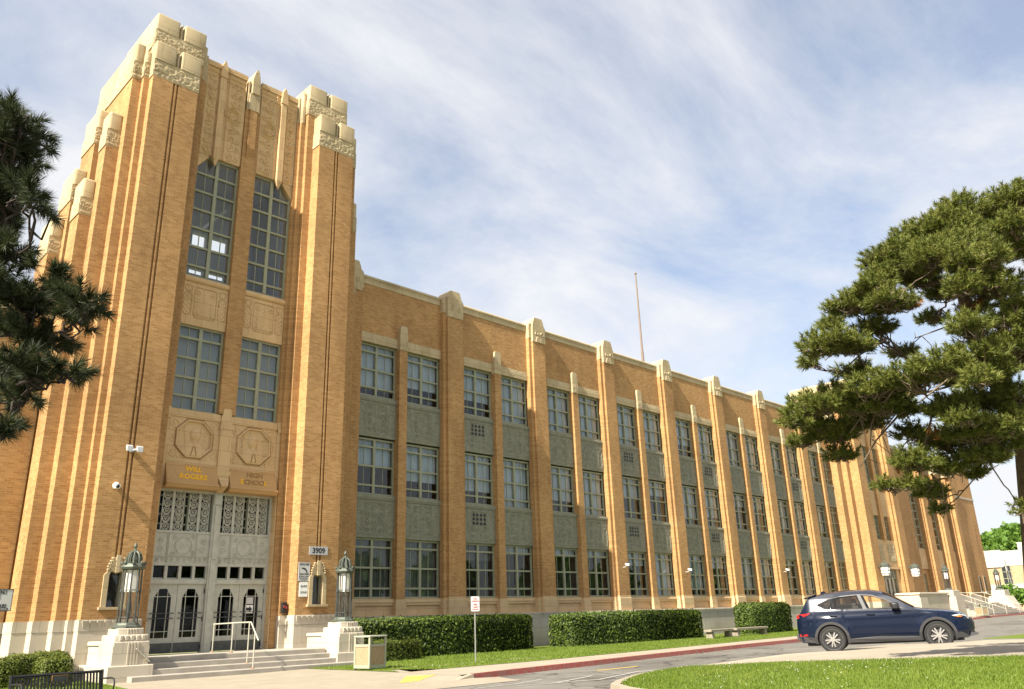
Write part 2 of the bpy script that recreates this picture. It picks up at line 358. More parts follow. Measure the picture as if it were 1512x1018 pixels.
def dup(root, loc, rotz, label, group=None):
    c = root.copy(); COL.objects.link(c); c.location = loc; c.rotation_euler = (0,0,rotz); c['label'] = label
    if group: c['group'] = group
    for ch in list(root.children):
        k = ch.copy(); COL.objects.link(k); k.parent = c
        for g in list(ch.children):
            d = g.copy(); COL.objects.link(d); d.parent = k
    return c
def text_mesh(lines, size, m, lead=1.35, extrude=.004, shear=0.0, align='CENTER', bold=0.0, name='lettering'):
    cu = bpy.data.curves.new(name, 'FONT'); cu.body = lines; cu.size = size; cu.align_x = align; cu.align_y = 'CENTER'
    cu.extrude = extrude; cu.space_line = lead; cu.shear = shear; cu.offset = bold; cu.resolution_u = 3
    o = bpy.data.objects.new(name, cu); COL.objects.link(o)
    dg = bpy.context.evaluated_depsgraph_get(); me = bpy.data.meshes.new_from_object(o.evaluated_get(dg))
    bpy.data.objects.remove(o); me.name = name; me.materials.clear(); me.materials.append(MATS[m]); return me

def grid(nx, nz, w, h):
    return np.meshgrid(np.linspace(0,w,nx), np.linspace(0,h,nz))
def spiral(X, Z, cx, cz, Rr, turns=1.7, sg=1):
    r = np.hypot(X-cx, Z-cz); th = np.arctan2(Z-cz, X-cx)*sg
    return np.where(r < Rr, np.clip(.5+.9*np.cos(2*np.pi*turns*r/Rr-th),0,1)*np.clip((Rr-r)/Rr*6,0,1), 0)
def ring(X, Z, cx, cz, Rr, wd): return np.exp(-((np.hypot(X-cx,Z-cz)-Rr)/wd)**2)
def rectline(X, Z, x0, x1, z0, z1, wd):
    d = np.maximum(np.maximum(x0-X, X-x1), np.maximum(z0-Z, Z-z1)); return np.exp(-(d/wd)**2)
def capsule(X, Z, cx, z0, z1, rad):
    d = np.hypot(X-cx, Z-np.clip(Z,z0,z1)); return d-rad
def ornament_panel(nx, nz, w, h, cols=3, rows=4, vent=False):
    X, Z = grid(nx, nz, w, h); H = np.zeros_like(X)+.35
    x0, x1, z0, z1 = .25*w, .75*w, .10*h, .93*h
    inside = (X > x0) & (X < x1) & (Z > z0) & (Z < z1)
    S = np.zeros_like(X); cw = (x1-x0)/cols; ch = (z1-z0)/rows
    for i in range(cols):
        for j in range(rows):
            S = np.maximum(S, spiral(X, Z, x0+(i+.5)*cw, z0+(j+.5)*ch, min(cw,ch)*.52, 1.6, 1 if (i+j)%2 else -1))
    S = np.maximum(S, np.exp(-((X-w/2)/(.02*w))**2)*.8)
    H = np.where(inside, .10+.62*S, H); H = np.maximum(H, rectline(X,Z,x0,x1,z0,z1,.018*w)*.8)
    for sx in (.125*w, .875*w):
        d = capsule(X,Z,sx,.20*h,.62*h,.075*w); H = np.maximum(H, np.exp(-(d/(.012*w))**2)*.8)
        H = np.where(d < -.01*w, .12+.45*(.5+.5*np.cos(Z/h*40)*np.cos((X-sx)/w*55)), H)
        H = np.maximum(H, ring(X,Z,sx,.85*h,.06*w,.014*w)*.8)
        H = np.maximum(H, spiral(X,Z,sx,.85*h,.05*w,1.2)*.7)
    edge = (X < .01*w)|(X > .99*w)|(Z < .01*h)|(Z > .99*h); H[edge] = .35
    return H
def scroll_band(nx, nz, w, h, n):
    X, Z = grid(nx, nz, w, h); H = np.zeros_like(X)+.25; rg = np.random.default_rng(n*7+nx); k = n*2+1
    for i in range(k):      # leaves, curls and berries along a waving stem
        cx = (i+.5)*w/k; cz = h*(.62 if i % 2 else .42); rad = min(w/k*1.3, h*.42)
        H = np.maximum(H, .75*spiral(X,Z,cx,cz,rad*(.7+.3*rg.random()),1.1+.5*rg.random(),1 if i%2 else -1))
        for q in range(3):
            a = rg.uniform(0, 6.28); dx, dz = X-cx-rad*.9*np.cos(a), Z-cz-rad*.7*np.sin(a); u = dx*np.cos(a)+dz*np.sin(a); v = -dx*np.sin(a)+dz*np.cos(a)
            H = np.maximum(H, .85*np.clip(1-(u/(rad*.55))**2-(v/(rad*.2))**2,0,1)**.6)
        H = np.maximum(H, np.clip(1-np.hypot(X-cx-w/k*.45,Z-h*.14)/(h*.09),0,1)**.5*.8)
    H = np.maximum(H, .7*np.exp(-((Z-h*(.5+.28*np.sin(X/w*np.pi*n)))/(h*.035))**2))
    H[(X < .01*w)|(X > .99*w)] = .2; H[(Z < .02*h)|(Z > .98*h)] = .3
    return H

def strip_panel(nx, nz, w, h):
    """flat panel with sunk lines: a rounded frame of three upright strips with curls, a capsule and a disc at each side"""
    X, Z = grid(nx, nz, w, h); H = np.zeros_like(X)+.6; line = lambda d, wd: np.exp(-(d/wd)**2)
    cx, cz, hw, hh, rd = w/2, h*.54, w*.245, h*.36, .14
    qx, qz = np.abs(X-cx)-hw+rd, np.abs(Z-cz)-hh+rd; d = np.hypot(np.maximum(qx,0), np.maximum(qz,0))+np.minimum(np.maximum(qx,qz),0)-rd
    H -= .55*line(d, .014); ins = d < -.02
    H = np.where(ins, .42, H)
    for sx in (-.08, .08): H = np.where(ins, H-.35*line(X-cx-sx*w, .011), H)
    for sx, s_ in ((-.165,1),(.165,-1)):
        for sz in (.78, .24): H = np.where(ins, np.maximum(H, .42+.4*spiral(X,Z,cx+sx*w,h*sz,.13,1.4,s_)), H)
        for k in range(5): H = np.where(ins, np.maximum(H, .42+.35*np.clip(1-((X-cx-sx*w-.03*((-1)**k))/.07)**2-((Z-h*(.36+.07*k))/.045)**2,0,1)), H)
    for k in range(7): H = np.where(ins, np.maximum(H, .42+.3*np.clip(1-((X-cx)/.06)**2-((Z-h*(.30+.08*k))/.05)**2,0,1)), H)
    for k in range(-3, 4): H = np.where(ins & (Z < .34*h), np.maximum(H, .42+.4*line((X-cx)-k*.075*(1.1-(Z-.18*h)/(.16*h)), .02)), H)
    for sx in (.115*w, .885*w):
        d = capsule(X,Z,sx,.30*h,.66*h,.085*w); H -= .5*line(d, .012); H = np.where(d < -.015, .42+.25*np.cos(Z*34)*np.cos((X-sx)*30), H)
        H -= .5*ring(X,Z,sx,.85*h,.075*w,.012); H = np.maximum(H, .8*np.clip(1-np.hypot(X-sx,Z-.85*h)/(.05*w),0,1))
    H[(X < .01*w)|(X > .99*w)|(Z < .01*h)|(Z > .99*h)] = .6
    return H
# ------------------------------------------------------------------ the school building
GZ = -1.36
CX = 12.88
def mx_(x): return 2*CX-x
school = thing('school_building', 'long tan brick school with stepped entrance tower, tall piers and three rows of windows', 'building', (CX, 28.0, GZ))
def part(mb, name, m, smooth=False, parent=None): return mb.build(name, m, parent or school, smooth=smooth)
def both(fn):
    """run a builder for the left side and mirrored for the right side of the tower"""
    for s in (0, 1):
        fn((lambda a, b: (a, b)) if s == 0 else (lambda a, b: (mx_(b), mx_(a))), s)

BT = .33          # top of the stone base course
# --- tower buttresses with the double groove, stone caps and bases
def buttress(q, s):
    x0, x1 = q(8.48, 10.18); yf = 27.05; c = (x0+x1)/2
    mb = MB()
    zt = 19.63
    # brick face left and right of two grooves; the grooves start above the little niche window
    mb.box(x0, c-.105, yf, 27.9, 2.05, zt); mb.box(c-.03, c+.03, yf, 27.9, 2.05, zt); mb.box(c+.105, x1, yf, 27.9, 2.05, zt)
    mb.box(c-.105, c-.03, yf+.085, 27.9, 2.05, zt); mb.box(c+.03, c+.105, yf+.085, 27.9, 2.05, zt)
    mb.box(x0, c-.22, yf, 27.9, BT, 2.05); mb.box(c+.22, x1, yf, 27.9, BT, 2.05); mb.box(c-.22, c+.22, yf, 27.9, BT, .62); mb.box(c-.22, c+.22, yf+.32, 27.9, .62, 2.05)
    o = part(mb, 'tower_buttress', 'brick')
    cap = MB(); H = scroll_band(64, 30, x1-x0+.06, .72, 4)
    cap.box(x0-.03, x1+.03, yf+.01, 27.6, zt, 20.36); cap.relief(x0-.03, x1+.03, zt+.002, 20.36, yf+.008, .036, H)
    w = (x1-x0+.06)
    if True:
        cap.rbox(x0-.03, c-.10, yf-.03, 27.6, 20.362, 21.18, .055, 3); cap.rbox(c+.10, x1+.03, yf-.03, 27.6, 20.362, 21.18, .055, 3)
        cap.rbox(c-.035, c+.035, yf+.02, 27.6, 20.362, 21.13, .03, 2); cap.box(c-.10, c+.10, yf+.12, 27.6, 20.362, 21.0)
    cap.build('stone_cap', 'cream_terracotta', o, smooth=35)
    base = MB(); base.box(x0-.04, x1+.04, yf-.04, 27.9, GZ-.2, .0); base.box(x0-.05, x1+.05, yf-.05, 27.9, .003, BT)
    base.box(x0-.08, x1+.08, yf-.08, 27.9, GZ-.2, -.95)
    teeth(base, x0, x1, yf-.05)
    base.build('stone_base', 'limestone', o)
    # niche window at the foot of the grooves
    n = MB()
    n.prism([(c-.42,.60),(c+.42,.60),(c+.42,.68),(c-.42,.68)], 'y', yf-.12, yf+.02)
    for sg in (-1, 1):
        n.prism([(c+sg*.36,.68),(c+sg*.21,.68),(c+sg*.21,1.62),(c+sg*.15,1.74),(c+sg*.0,1.66),(c+sg*.0,2.14),(c+sg*.13,2.16),(c+sg*.14,2.06),(c+sg*.19,1.98),(c+sg*.20,1.86),(c+sg*.26,1.74),(c+sg*.36,1.62)], 'y', yf-.06, yf+.10)
    n.prism([(c-.05,1.70),(c+.05,1.70),(c+.06,2.22),(c-.06,2.22)], 'y', yf-.10, yf-.055)
    for sg in (-1, 1):
        for k in range(5): n.lathe([(0,-.035),(.035,-.02),(.04,0),(.035,.02),(0,.035)], 8, (c+sg*(.17+.035*k if k<3 else .27), yf-.06, 2.12-.085*k))
    no = n.build('niche_surround', 'cream_terracotta', o)
    MB().box(c-.20, c+.20, yf+.16, yf+.20, .64, 1.72).build('niche_pane', 'glass', o)
    fr = MB(); fr.box(c-.21,c-.17,yf+.13,yf+.21,.64,1.72); fr.box(c+.17,c+.21,yf+.13,yf+.21,.64,1.72); fr.box(c-.168,c+.168,yf+.13,yf+.21,.64,.69)
    fr.build('niche_frame', 'window_frame', o)
    MB().box(c-.215, c+.215, yf+.27, yf+.31, .63, 2.0).build('niche_dark_backing', 'interior_dark', o)  # near-black sheet painted in for the dim behind the niche pane
def teeth(mb, x0, x1, y, z0=.06, z1=.31, step=.20):
    """row of small pointed flutes carved along the top of the base course"""
    n = max(2, int((x1-x0)/step)); st = (x1-x0)/n
    for i in range(n):
        c = x0+(i+.5)*st
        mb.add([(c-st*.42,y,z1),(c+st*.42,y,z1),(c+st*.10,y,z0),(c-st*.10,y,z0),(c-st*.36,y-.045,z1-.01),(c+st*.36,y-.045,z1-.01)],
               [(0,3,2,1),(4,5,2,3),(0,4,3),(1,2,5),(0,1,5,4)])
both(buttress)

# --- stepped masses beside the buttresses (each a brick mass with stone cap and base)
def stepmass(name, q, x0, x1, y0, y1, zrel, zsplit, ztop, r=.12, zb=GZ-.2, side=True, n=2, base=True):
    x0, x1 = q(x0, x1)
    o = part(MB().box(x0, x1, y0, y1, BT if base else zb, zrel), name, 'brick')
    cap = MB(); e = .02
    cap.box(x0-e, x1+e, y0-e+.03, y1, zrel, zsplit); cap.rbox(x0-e, x1+e, y0-e, y1, zsplit+.002, ztop, r, 4)
    if x1-x0 > .12: cap.relief(x0-e, x1+e, zrel+.002, zsplit, y0-e+.028, .034, scroll_band(max(12,int((x1-x0)*40)), 26, x1-x0, zsplit-zrel, n))
    if side and y1-y0 > .4: cap.reliefx(y0, y1, zrel+.002, zsplit, x0-e-.001, .04, scroll_band(int((y1-y0)*22), 22, y1-y0, zsplit-zrel, max(2,int((y1-y0)*1.6))))
    cap.build('stone_cap', 'cream_terracotta', o, smooth=35)
    if base:
        b = MB(); b.box(x0-.03, x1+.03, y0-.03, y1, zb, .0); b.box(x0-.04, x1+.04, y0-.04, y1, .003, BT)
        b.build('stone_base', 'limestone', o)
    return o
def masses(q, s):
    stepmass('tower_step', q, 8.28, 8.478, 27.42, 27.9, 19.66, 20.3, 20.82, .08, n=1)
    stepmass('tower_step', q, 7.52, 7.958, 28.1, 28.85, 16.70, 17.42, 18.16, .10)
    stepmass('tower_step', q, 7.12, 7.518, 28.6, 29.55, 13.98, 14.66, 15.44, .10)
    stepmass('tower_step', q, 7.50, 7.957, 29.5, 31.0, 17.45, 18.15, 18.98, .10, base=False)
    stepmass('tower_step', q, 7.10, 7.517, 29.86, 31.3, 15.0, 15.7, 16.40, .10, base=False)
    stepmass('tower_step', q, 6.72, 7.098, 30.2, 31.6, 12.9, 13.6, 14.40, .10, base=False)
    # upper pylon behind the buttress
    x0, x1 = q(8.55, 10.48); o = part(MB().box(x0, x1, 27.62, 30.9, BT, 21.35), 'tower_pylon', 'brick')
    cap = MB(); c = (x0+x1)/2
    cap.box(x0-.02, x1+.02, 27.61, 30.9, 21.35, 22.12); cap.relief(x0-.02, x1+.02, 21.352, 22.12, 27.608, .034, scroll_band(66, 28, x1-x0, .76, 5))
    cap.reliefx(27.65, 30.8, 21.36, 22.1, x0-.021, .05, scroll_band(60, 24, 3.1, .74, 6))
    cap.rbox(x0-.02, c-.10, 27.58, 30.9, 22.122, 22.88, .06, 3); cap.rbox(c+.10, x1+.02, 27.58, 30.9, 22.122, 22.88, .06, 3)
    cap.rbox(c-.035, c+.035, 27.62, 30.9, 22.122, 22.84, .03, 2); cap.box(c-.10, c+.10, 27.72, 30.9, 22.122, 22.7)
    cap.build('stone_cap', 'cream_terracotta', o, smooth=35)
    bs = MB(); bs.box(x0+.01, x1+.0, 27.585, 30.9, GZ-.2, .0); bs.box(x0+.01, x1+.0, 27.575, 30.9, .003, BT); bs.build('stone_base', 'limestone', o)
    # inner narrow steps towards the window recess
    x0, x1 = q(10.483, 10.69); o = part(MB().box(x0, x1, 27.82, 30.9, -.75, 20.9), 'tower_step', 'brick')
    cap = MB().rbox(x0, x1, 27.80, 30.9, 20.9, 22.5, .07, 3); cap.build('stone_cap', 'cream_terracotta', o, smooth=35)
    x0, x1 = q(10.693, 10.82); o = part(MB().box(x0, x1, 27.97, 30.9, 7.42, 20.9), 'tower_step', 'brick')
    cap = MB().rbox(x0, x1, 27.95, 30.9, 20.9, 22.25, .05, 3); cap.build('stone_cap', 'cream_terracotta', o, smooth=35)
both(masses)
# tower body: P2 corner masses with long stone crown on the flank
def flank(q, s):
    x0, x1 = q(7.96, 8.28)
    o = part(MB().box(x0, x1, 27.66, 31.6, BT, 19.6), 'tower_flank', 'brick')
    cap = MB(); cap.box(x0-.02, x1+.02, 27.66, 31.6, 19.6, 20.36); cap.rbox(x0-.02, x1+.02, 27.63, 31.62, 20.362, 21.19, .09, 3)
    cap.relief(x0-.02, x1+.02, 19.602, 20.36, 27.658, .05, scroll_band(16, 26, .34, .76, 2))
    xs = x0-.021
    cap.reliefx(27.66, 31.6, 19.61, 20.35, xs, .05, scroll_band(90, 24, 3.9, .74, 7))
    cap.build('stone_cap', 'cream_terracotta', o, smooth=35)
    b = MB(); b.box(x0-.03, x1+.03, 27.63, 29.7, GZ-.2, 0); b.box(x0-.04, x1+.04, 27.62, 29.7, .003, BT); b.build('stone_base', 'limestone', o)
both(flank)
# tower back and roof: walls round a hollow top room whose rear windows let the sky show through
b = MB()
yb0, yb1 = 31.25, 31.6
b.box(8.28, mx_(8.28), yb0, yb1, BT, 12.35); b.box(8.28, mx_(8.28), yb0, yb1, 17.2, 20.9)
RW = [(12.2,12.85),(13.05,13.8)]
xs = [8.28]
for a, c in RW: xs += [a, c]
xs.append(mx_(8.28))
for i in range(0, len(xs), 2): b.box(xs[i], xs[i+1], yb0, yb1, 12.353, 17.197)
for a, c in RW: b.box(a, c, yb0, yb1, 12.353, 14.06); b.box(a, c, yb0, yb1, 14.36, 15.28); b.box(a, c, yb0, yb1, 15.99, 17.197)
part(b, 'tower_rear_wall', 'plaster')
part(MB().box(8.3, mx_(8.3), 28.2, 31.5, 20.9, 21.1), 'tower_roof', 'roof_felt')
part(MB().box(10.5, mx_(10.5), 28.6, 31.2, 12.1, 12.3), 'tower_floor', 'interior_wall')
for xa in (10.83, mx_(10.83)-.04): part(MB().box(xa, xa+.04, 28.62, 31.2, 12.31, 18.09), 'tower_side_lining', 'plaster')
part(MB().box(10.5, mx_(10.5), 28.6, 31.2, 18.1, 18.2), 'tower_ceiling', 'ceiling_white')
part(MB().box(10.5, mx_(10.5), 30.0, 30.1, -.78, 12.1), 'tower_inner_wall', 'interior_dark')

# --- centre mullion pier, pendant fins and terracotta of the window recess
YW = 28.15
o = part(MB().box(12.56, 13.20, 27.95, 28.6, 7.42, 20.5).prism([(27.948,18.2),(27.87,18.7),(27.87,20.5),(27.948,20.5)], 'x', 12.72, 13.04), 'centre_pier', 'brick')
fin = MB(); fin.box(12.66, 13.10, 27.86, 28.6, 20.503, 21.3)
fin.prism([(12.72,21.303),(13.04,21.303),(13.04,22.0),(12.97,22.4),(12.90,22.55),(12.80,22.35),(12.72,22.0)], 'y', 27.80, 28.6)
fin.box(12.60, 12.657, 27.93, 28.6, 20.503, 21.9); fin.box(13.103, 13.16, 27.93, 28.6, 20.503, 21.9)
fin.build('stone_fin', 'cream_terracotta', o)
def upper(q, s):
    x0, x1 = q(10.823, 12.557); f = (lambda x: x) if s == 0 else (lambda x: mx_(x))
    # carved wall above the windows, its foot cut off at the outer corner
    mb = MB(); yb = 28.06
    mb.prism([(f(10.823),17.10),(f(11.32),17.76),(f(12.557),17.76),(f(12.557),21.9),(f(10.823),21.9)], 'y', yb, 28.6)
    nx, nz = 56, 116; w = 1.734; h = 4.14
    X, Z = grid(nx, nz, w, h); H = np.zeros_like(X)+.2
    for cxx, n in ((.25, 9), (1.22, 9)):
        for k in range(n):
            H = np.maximum(H, spiral(X, Z, cxx, .25+k*.42, .21, 1.3, 1 if k%2 else -1)*.8)
            H = np.maximum(H, spiral(X, Z, cxx+(.24 if cxx > 1 else 0), .25+k*.42, .15, 1.2, -1 if k%2 else 1)*.7)
    for xl in (.02, .46, .98, 1.7): H = np.maximum(H, np.exp(-((X-xl)/.03)**2)*.9)
    H = np.where(np.hypot(X-1.22, Z-2.2) < .36, 0.1, H)
    H = np.maximum(H, ring(X,Z,1.22,2.2,.32,.035)); H = np.maximum(H, ring(X,Z,1.22,2.2,.2,.03)); H = np.maximum(H, np.clip(1-np.hypot(X-1.22,Z-2.2)/.1,0,1))
    H = np.maximum(H, np.exp(-((Z-3.95)/.05)**2)*.9); H = np.maximum(H, np.exp(-((Z-3.7)/.03)**2)*.7)
    if s: H = H[:, ::-1]
    mask = np.ones((nz, nx), bool)
    xsn = np.linspace(0, w, nx); zsn = np.linspace(0, h, nz)
    mb.relief(min(f(10.823),f(12.557)), max(f(10.823),f(12.557)), 17.764, 21.9, yb-.001, .085, H)
    mb.box(x0, x1, 27.98, 28.6, 21.903, 22.13); 
    o = part(mb, 'carved_wall', 'tan_terracotta', smooth=30)
    pf = MB(); c = f(11.50)
    pf.prism([(c-.15,28.08),(c-.12,27.90),(c+.12,27.90),(c+.15,28.08)], 'z', 17.72, 21.5)
    pf.add([(c-.15,28.08,17.72),(c-.12,27.90,17.72),(c+.12,27.90,17.72),(c+.15,28.08,17.72),(c,27.99,17.32)], [(0,1,4),(1,2,4),(2,3,4),(3,0,4)])
    pf.prism([(c-.15,21.503),(c+.15,21.503),(c+.11,22.05),(c,22.32),(c-.11,22.05)], 'y', 27.87, 28.08)
    pf.build('pendant_fin', 'tan_terracotta', o)
    # carved panel between the two tall windows
    pn = MB(); pn.box(x0, x1, 28.10, 28.6, 10.60, 12.28); pn.relief(x0, x1, 10.602, 12.28, 28.098, .07, strip_panel(96, 92, x1-x0, 1.68))
    pn.tube([(x0,28.10,12.41),(x1,28.10,12.41)], .125, 12); pn.box(x0, x1, 28.10, 28.6, 12.283, 12.53)
    part(pn, 'tower_panel', 'tan_terracotta', smooth=30)
both(upper)
def window_set(name, q, x0, x1, z0, z1, rails, y, chamf=None, mull=None, blind=None, parent=None, fr=.075, depth=.10, muntin=True):
    """steel window: outer frame, one thick mullion, rails, thin muntins; children: pane, blind"""
    x0, x1 = q(x0, x1); par = parent or school; d = depth
    m = MB(); m.box(x0, x0+fr, y, y+d, z0, z1); m.box(x1-fr, x1, y, y+d, z0, z1); m.box(x0+fr, x1-fr, y+.002, y+d, z0, z0+fr); m.box(x0+fr, x1-fr, y+.002, y+d, z1-fr, z1)
    c = (x0+x1)/2 if mull is None else mull; m.box(c-.065, c+.065, y-.012, y+d, z0+fr, z1-fr)
    for r_ in rails:
        m.box(x0+fr, c-.065, y-.004, y+d, r_-.04, r_+.04); m.box(c+.065, x1-fr, y-.004, y+d, r_-.04, r_+.04)
    for a, b2 in ((x0+fr, c-.065), (c+.065, x1-fr)):
        if muntin: m.box((a+b2)/2-.012, (a+b2)/2+.012, y+.045, y+d-.01, z0+fr, z1-fr)
    o = m.build(name, 'window_frame', par)
    MB().box(x0+.01, x1-.01, y+.062, y+.070, z0+.01, z1-.01).build('pane', 'glass', o)
    if blind:
        for k, (a, b2) in enumerate(blind):
            MB().box(x0+.05, x1-.05, y+.20+.01*k, y+.215+.01*k, a, b2).build('blind', 'shade_grey', o)
    return o
ident = lambda a, b: (a, b)
def tower_windows(q, s):
    window_set('tower_window', q, 10.823, 12.557, 12.53, 17.74, [13.0+.79*k for k in range(6)], YW)
    window_set('tower_window', q, 10.823, 12.557, 7.38, 10.60, [7.93, 8.62, 9.36, 10.12], YW, blind=[(7.4,10.55)])
both(tower_windows)
# shaft of a far ceiling beam seen through the tower room
part(MB().prism([(11.75,15.2),(11.83,15.14),(12.75,16.3),(12.67,16.36)], 'y', 29.3, 29.4), 'ceiling_beam', 'ceiling_white')

# --- terracotta frontispiece above the doors: medallions, lettered hood
def frontis(q, s):
    f = (lambda x: x) if s == 0 else (lambda x: mx_(x))
    x0, x1 = q(10.823, 12.66)
    mb = MB(); yb = 28.02
    mb.box(x0, x1, yb, 28.6, 5.62, 7.10)
    nx, nz = 90, 74; w = x1-x0; h = 1.48; X, Z = grid(nx, nz, w, h)
    cxx, czz = w*.5, h*.5; a = np.arctan2(Z-czz, X-cxx); rr_ = np.hypot(X-cxx, Z-czz)
    octr = rr_*np.cos((a+np.pi/8) % (np.pi/4)-np.pi/8)
    H = np.zeros_like(X)+.3
    for k, (sx, sz) in enumerate(((.12,.15),(.88,.15),(.12,.5),(.88,.5),(.12,.85),(.88,.85),(.3,.06),(.7,.06))):
        H = np.maximum(H, spiral(X,Z,sx*w,sz*h,.2,1.6,1 if k%2 else -1)*.55)
    inside = octr < .66
    H = np.where(inside, .35, H); H = np.where((octr >= .60) & (octr < .67), .95, H); H = np.where((octr >= .67) & (octr < .70), -.15, H)
    # a plain generic bust in low relief: shoulders, neck, head, and some leaf sprays
    sgn = 1 if s == 0 else -1
    bust = np.maximum(np.clip(1-(((X-cxx)/.50)**2+((Z-czz+.62)/.52)**2),0,1)**.5, np.clip(1-(((X-cxx-.04*sgn)/.19)**2+((Z-czz-.16)/.25)**2),0,1)**.5)
    bust = np.where((np.abs((X-cxx)-.22*(Z-czz+.15)) < .012)|(np.abs((X-cxx)+.22*(Z-czz+.15)) < .012), np.where(Z-czz < -.12, .35, bust), bust)
    bust = np.maximum(bust, np.clip(1-(((X-cxx-.01*sgn)/.09)**2+((Z-czz+.15)/.2)**2),0,1)**.5*.8)
    bust = np.maximum(bust, np.clip(1-(((X-cxx-.05*sgn)/.05)**2+((Z-czz-.05)/.06)**2),0,1)*1.0)
    for k in range(5):
        bust = np.maximum(bust, .5*np.clip(1-(((X-cxx+.36*sgn-.03*k)/.05)**2+((Z-czz-.3+.17*k)/.1)**2),0,1))
        bust = np.maximum(bust, .45*np.clip(1-(((X-cxx-.40*sgn+.02*k)/.05)**2+((Z-czz-.34+.17*k)/.1)**2),0,1))
    H = np.where(octr < .60, .15+1.0*bust, H)
    mb.relief(x0, x1, 5.622, 7.10, yb-.002, .10, H)
    # sill moulding above
    mb.box(x0, x1, 27.95, 28.6, 7.103, 7.22); mb.box(x0, x1, 27.99, 28.6, 7.223, 7.38)
    mb.box(x0, x1, 27.96, 28.6, 5.45, 5.617)
    part(mb, 'medallion_panel', 'tan_terracotta', smooth=30)
    # canted hood that carries the lettering
    hd = MB(); hd.prism([(27.93,5.45),(27.70,4.78),(28.6,4.78),(28.6,5.447)], 'x', x0, x1)
    hd.prism([(27.66,4.777),(27.62,4.70),(27.70,4.58),(28.6,4.58),(28.6,4.777)], 'x', x0-.02, x1+.02)
    return part(hd, 'lettered_hood', 'hood_terracotta')
hoods = []
both(lambda q, s: hoods.append(frontis(q, s)))
mb = MB(); mb.box(12.66, 13.10, 27.90, 28.6, 5.30, 7.32); mb.prism([(12.70,7.32),(13.06,7.32),(13.02,7.62),(12.74,7.62)], 'y', 27.92, 28.3)
mb.box(12.63, 13.13, 27.84, 28.6, 5.12, 5.30); mb.add([(12.66,27.86,5.12),(13.10,27.86,5.12),(13.10,28.3,5.12),(12.66,28.3,5.12),(12.76,27.66,4.75),(13.0,27.66,4.75),(13.0,28.3,4.45),(12.76,28.3,4.45)], [(0,1,5,4),(1,2,6,5),(2,3,7,6),(3,0,4,7),(4,5,6,7)])
mb.box(12.64, 13.12, 27.87, 28.6, 6.85, 7.0)
part(mb, 'corbelled_pilaster', 'tan_terracotta')
def jamb(q, s):
    x0, x1 = q(10.693, 10.82); part(MB().box(x0, x1, 27.94, 28.6, 4.60, 7.42).box(x0, x1, 27.90, 28.6, 7.0, 7.2), 'terracotta_jamb', 'tan_terracotta')
    x0, x1 = q(10.693, 10.74); part(MB().box(x0, x1, 27.90, 28.6, .25, 4.60).box(x0-.0, x1, 27.86, 28.6, -.78, .247), 'door_jamb', 'tan_terracotta')
both(jamb)
# gold lettering set on the canted faces
cant = math.atan2(27.93-27.70, 5.45-4.78)
for q in (0, 1):
    c = (10.823+12.66)/2 if q == 0 else mx_((10.823+12.66)/2)
    for txt, zc, m, dx in ((("WILL",5.26,'gold',.02),("ROGERS",4.98,'gold',0)) if q == 0 else (("HIGH",5.26,'worn_letter',.05),("S",4.98,'gold',-.475),("CHOO",4.98,'worn_letter',0.0),("L",4.98,'gold',.45))):
        yy = 27.70+(zc-4.78)*math.tan(cant)-.004
        place('lettering', text_mesh(txt, .265, m, extrude=.012, shear=.22, bold=.007), school, (c+dx, yy, zc), (R(90)+cant*-1, 0, 0))

# --- entrance doors, transom, bronze panel, scroll grilles
YD = 28.15
fr = MB(); fr.box(10.742, 10.83, YD, YD+.18, -.78, 4.58); fr.box(mx_(10.83), mx_(10.742), YD, YD+.18, -.78, 4.58)
fr.box(12.72, 13.04, YD-.06, YD+.2, -.78, 4.58); fr.box(12.78, 12.98, YD-.09, YD-.062, -.78, 2.2); fr.box(12.80, 12.96, YD-.09, YD-.062, 2.26, 4.1); fr.box(12.74, 13.02, YD-.10, YD-.062, 4.14, 4.5)
for a, b2 in ((10.83, 12.72), (13.04, mx_(10.83))):
    fr.box(a, b2, YD-.01, YD+.18, 4.50, 4.58); fr.box(a, b2, YD-.02, YD+.18, 3.10, 3.18); fr.box(a, b2, YD-.01, YD+.18, 2.02, 2.12); fr.box(a, b2, YD-.015, YD+.18, 1.43, 1.58)
    for k in range(5):
        xx = a+(b2-a)*k/4; fr.box(max(a,xx-.05), min(b2,xx+.05), YD, YD+.15, 1.582, 2.018)
    fr.box(a, b2, YD+.07, YD+.16, 1.582, 1.63)
door_frame = part(fr, 'door_frame', 'bronze_grey')
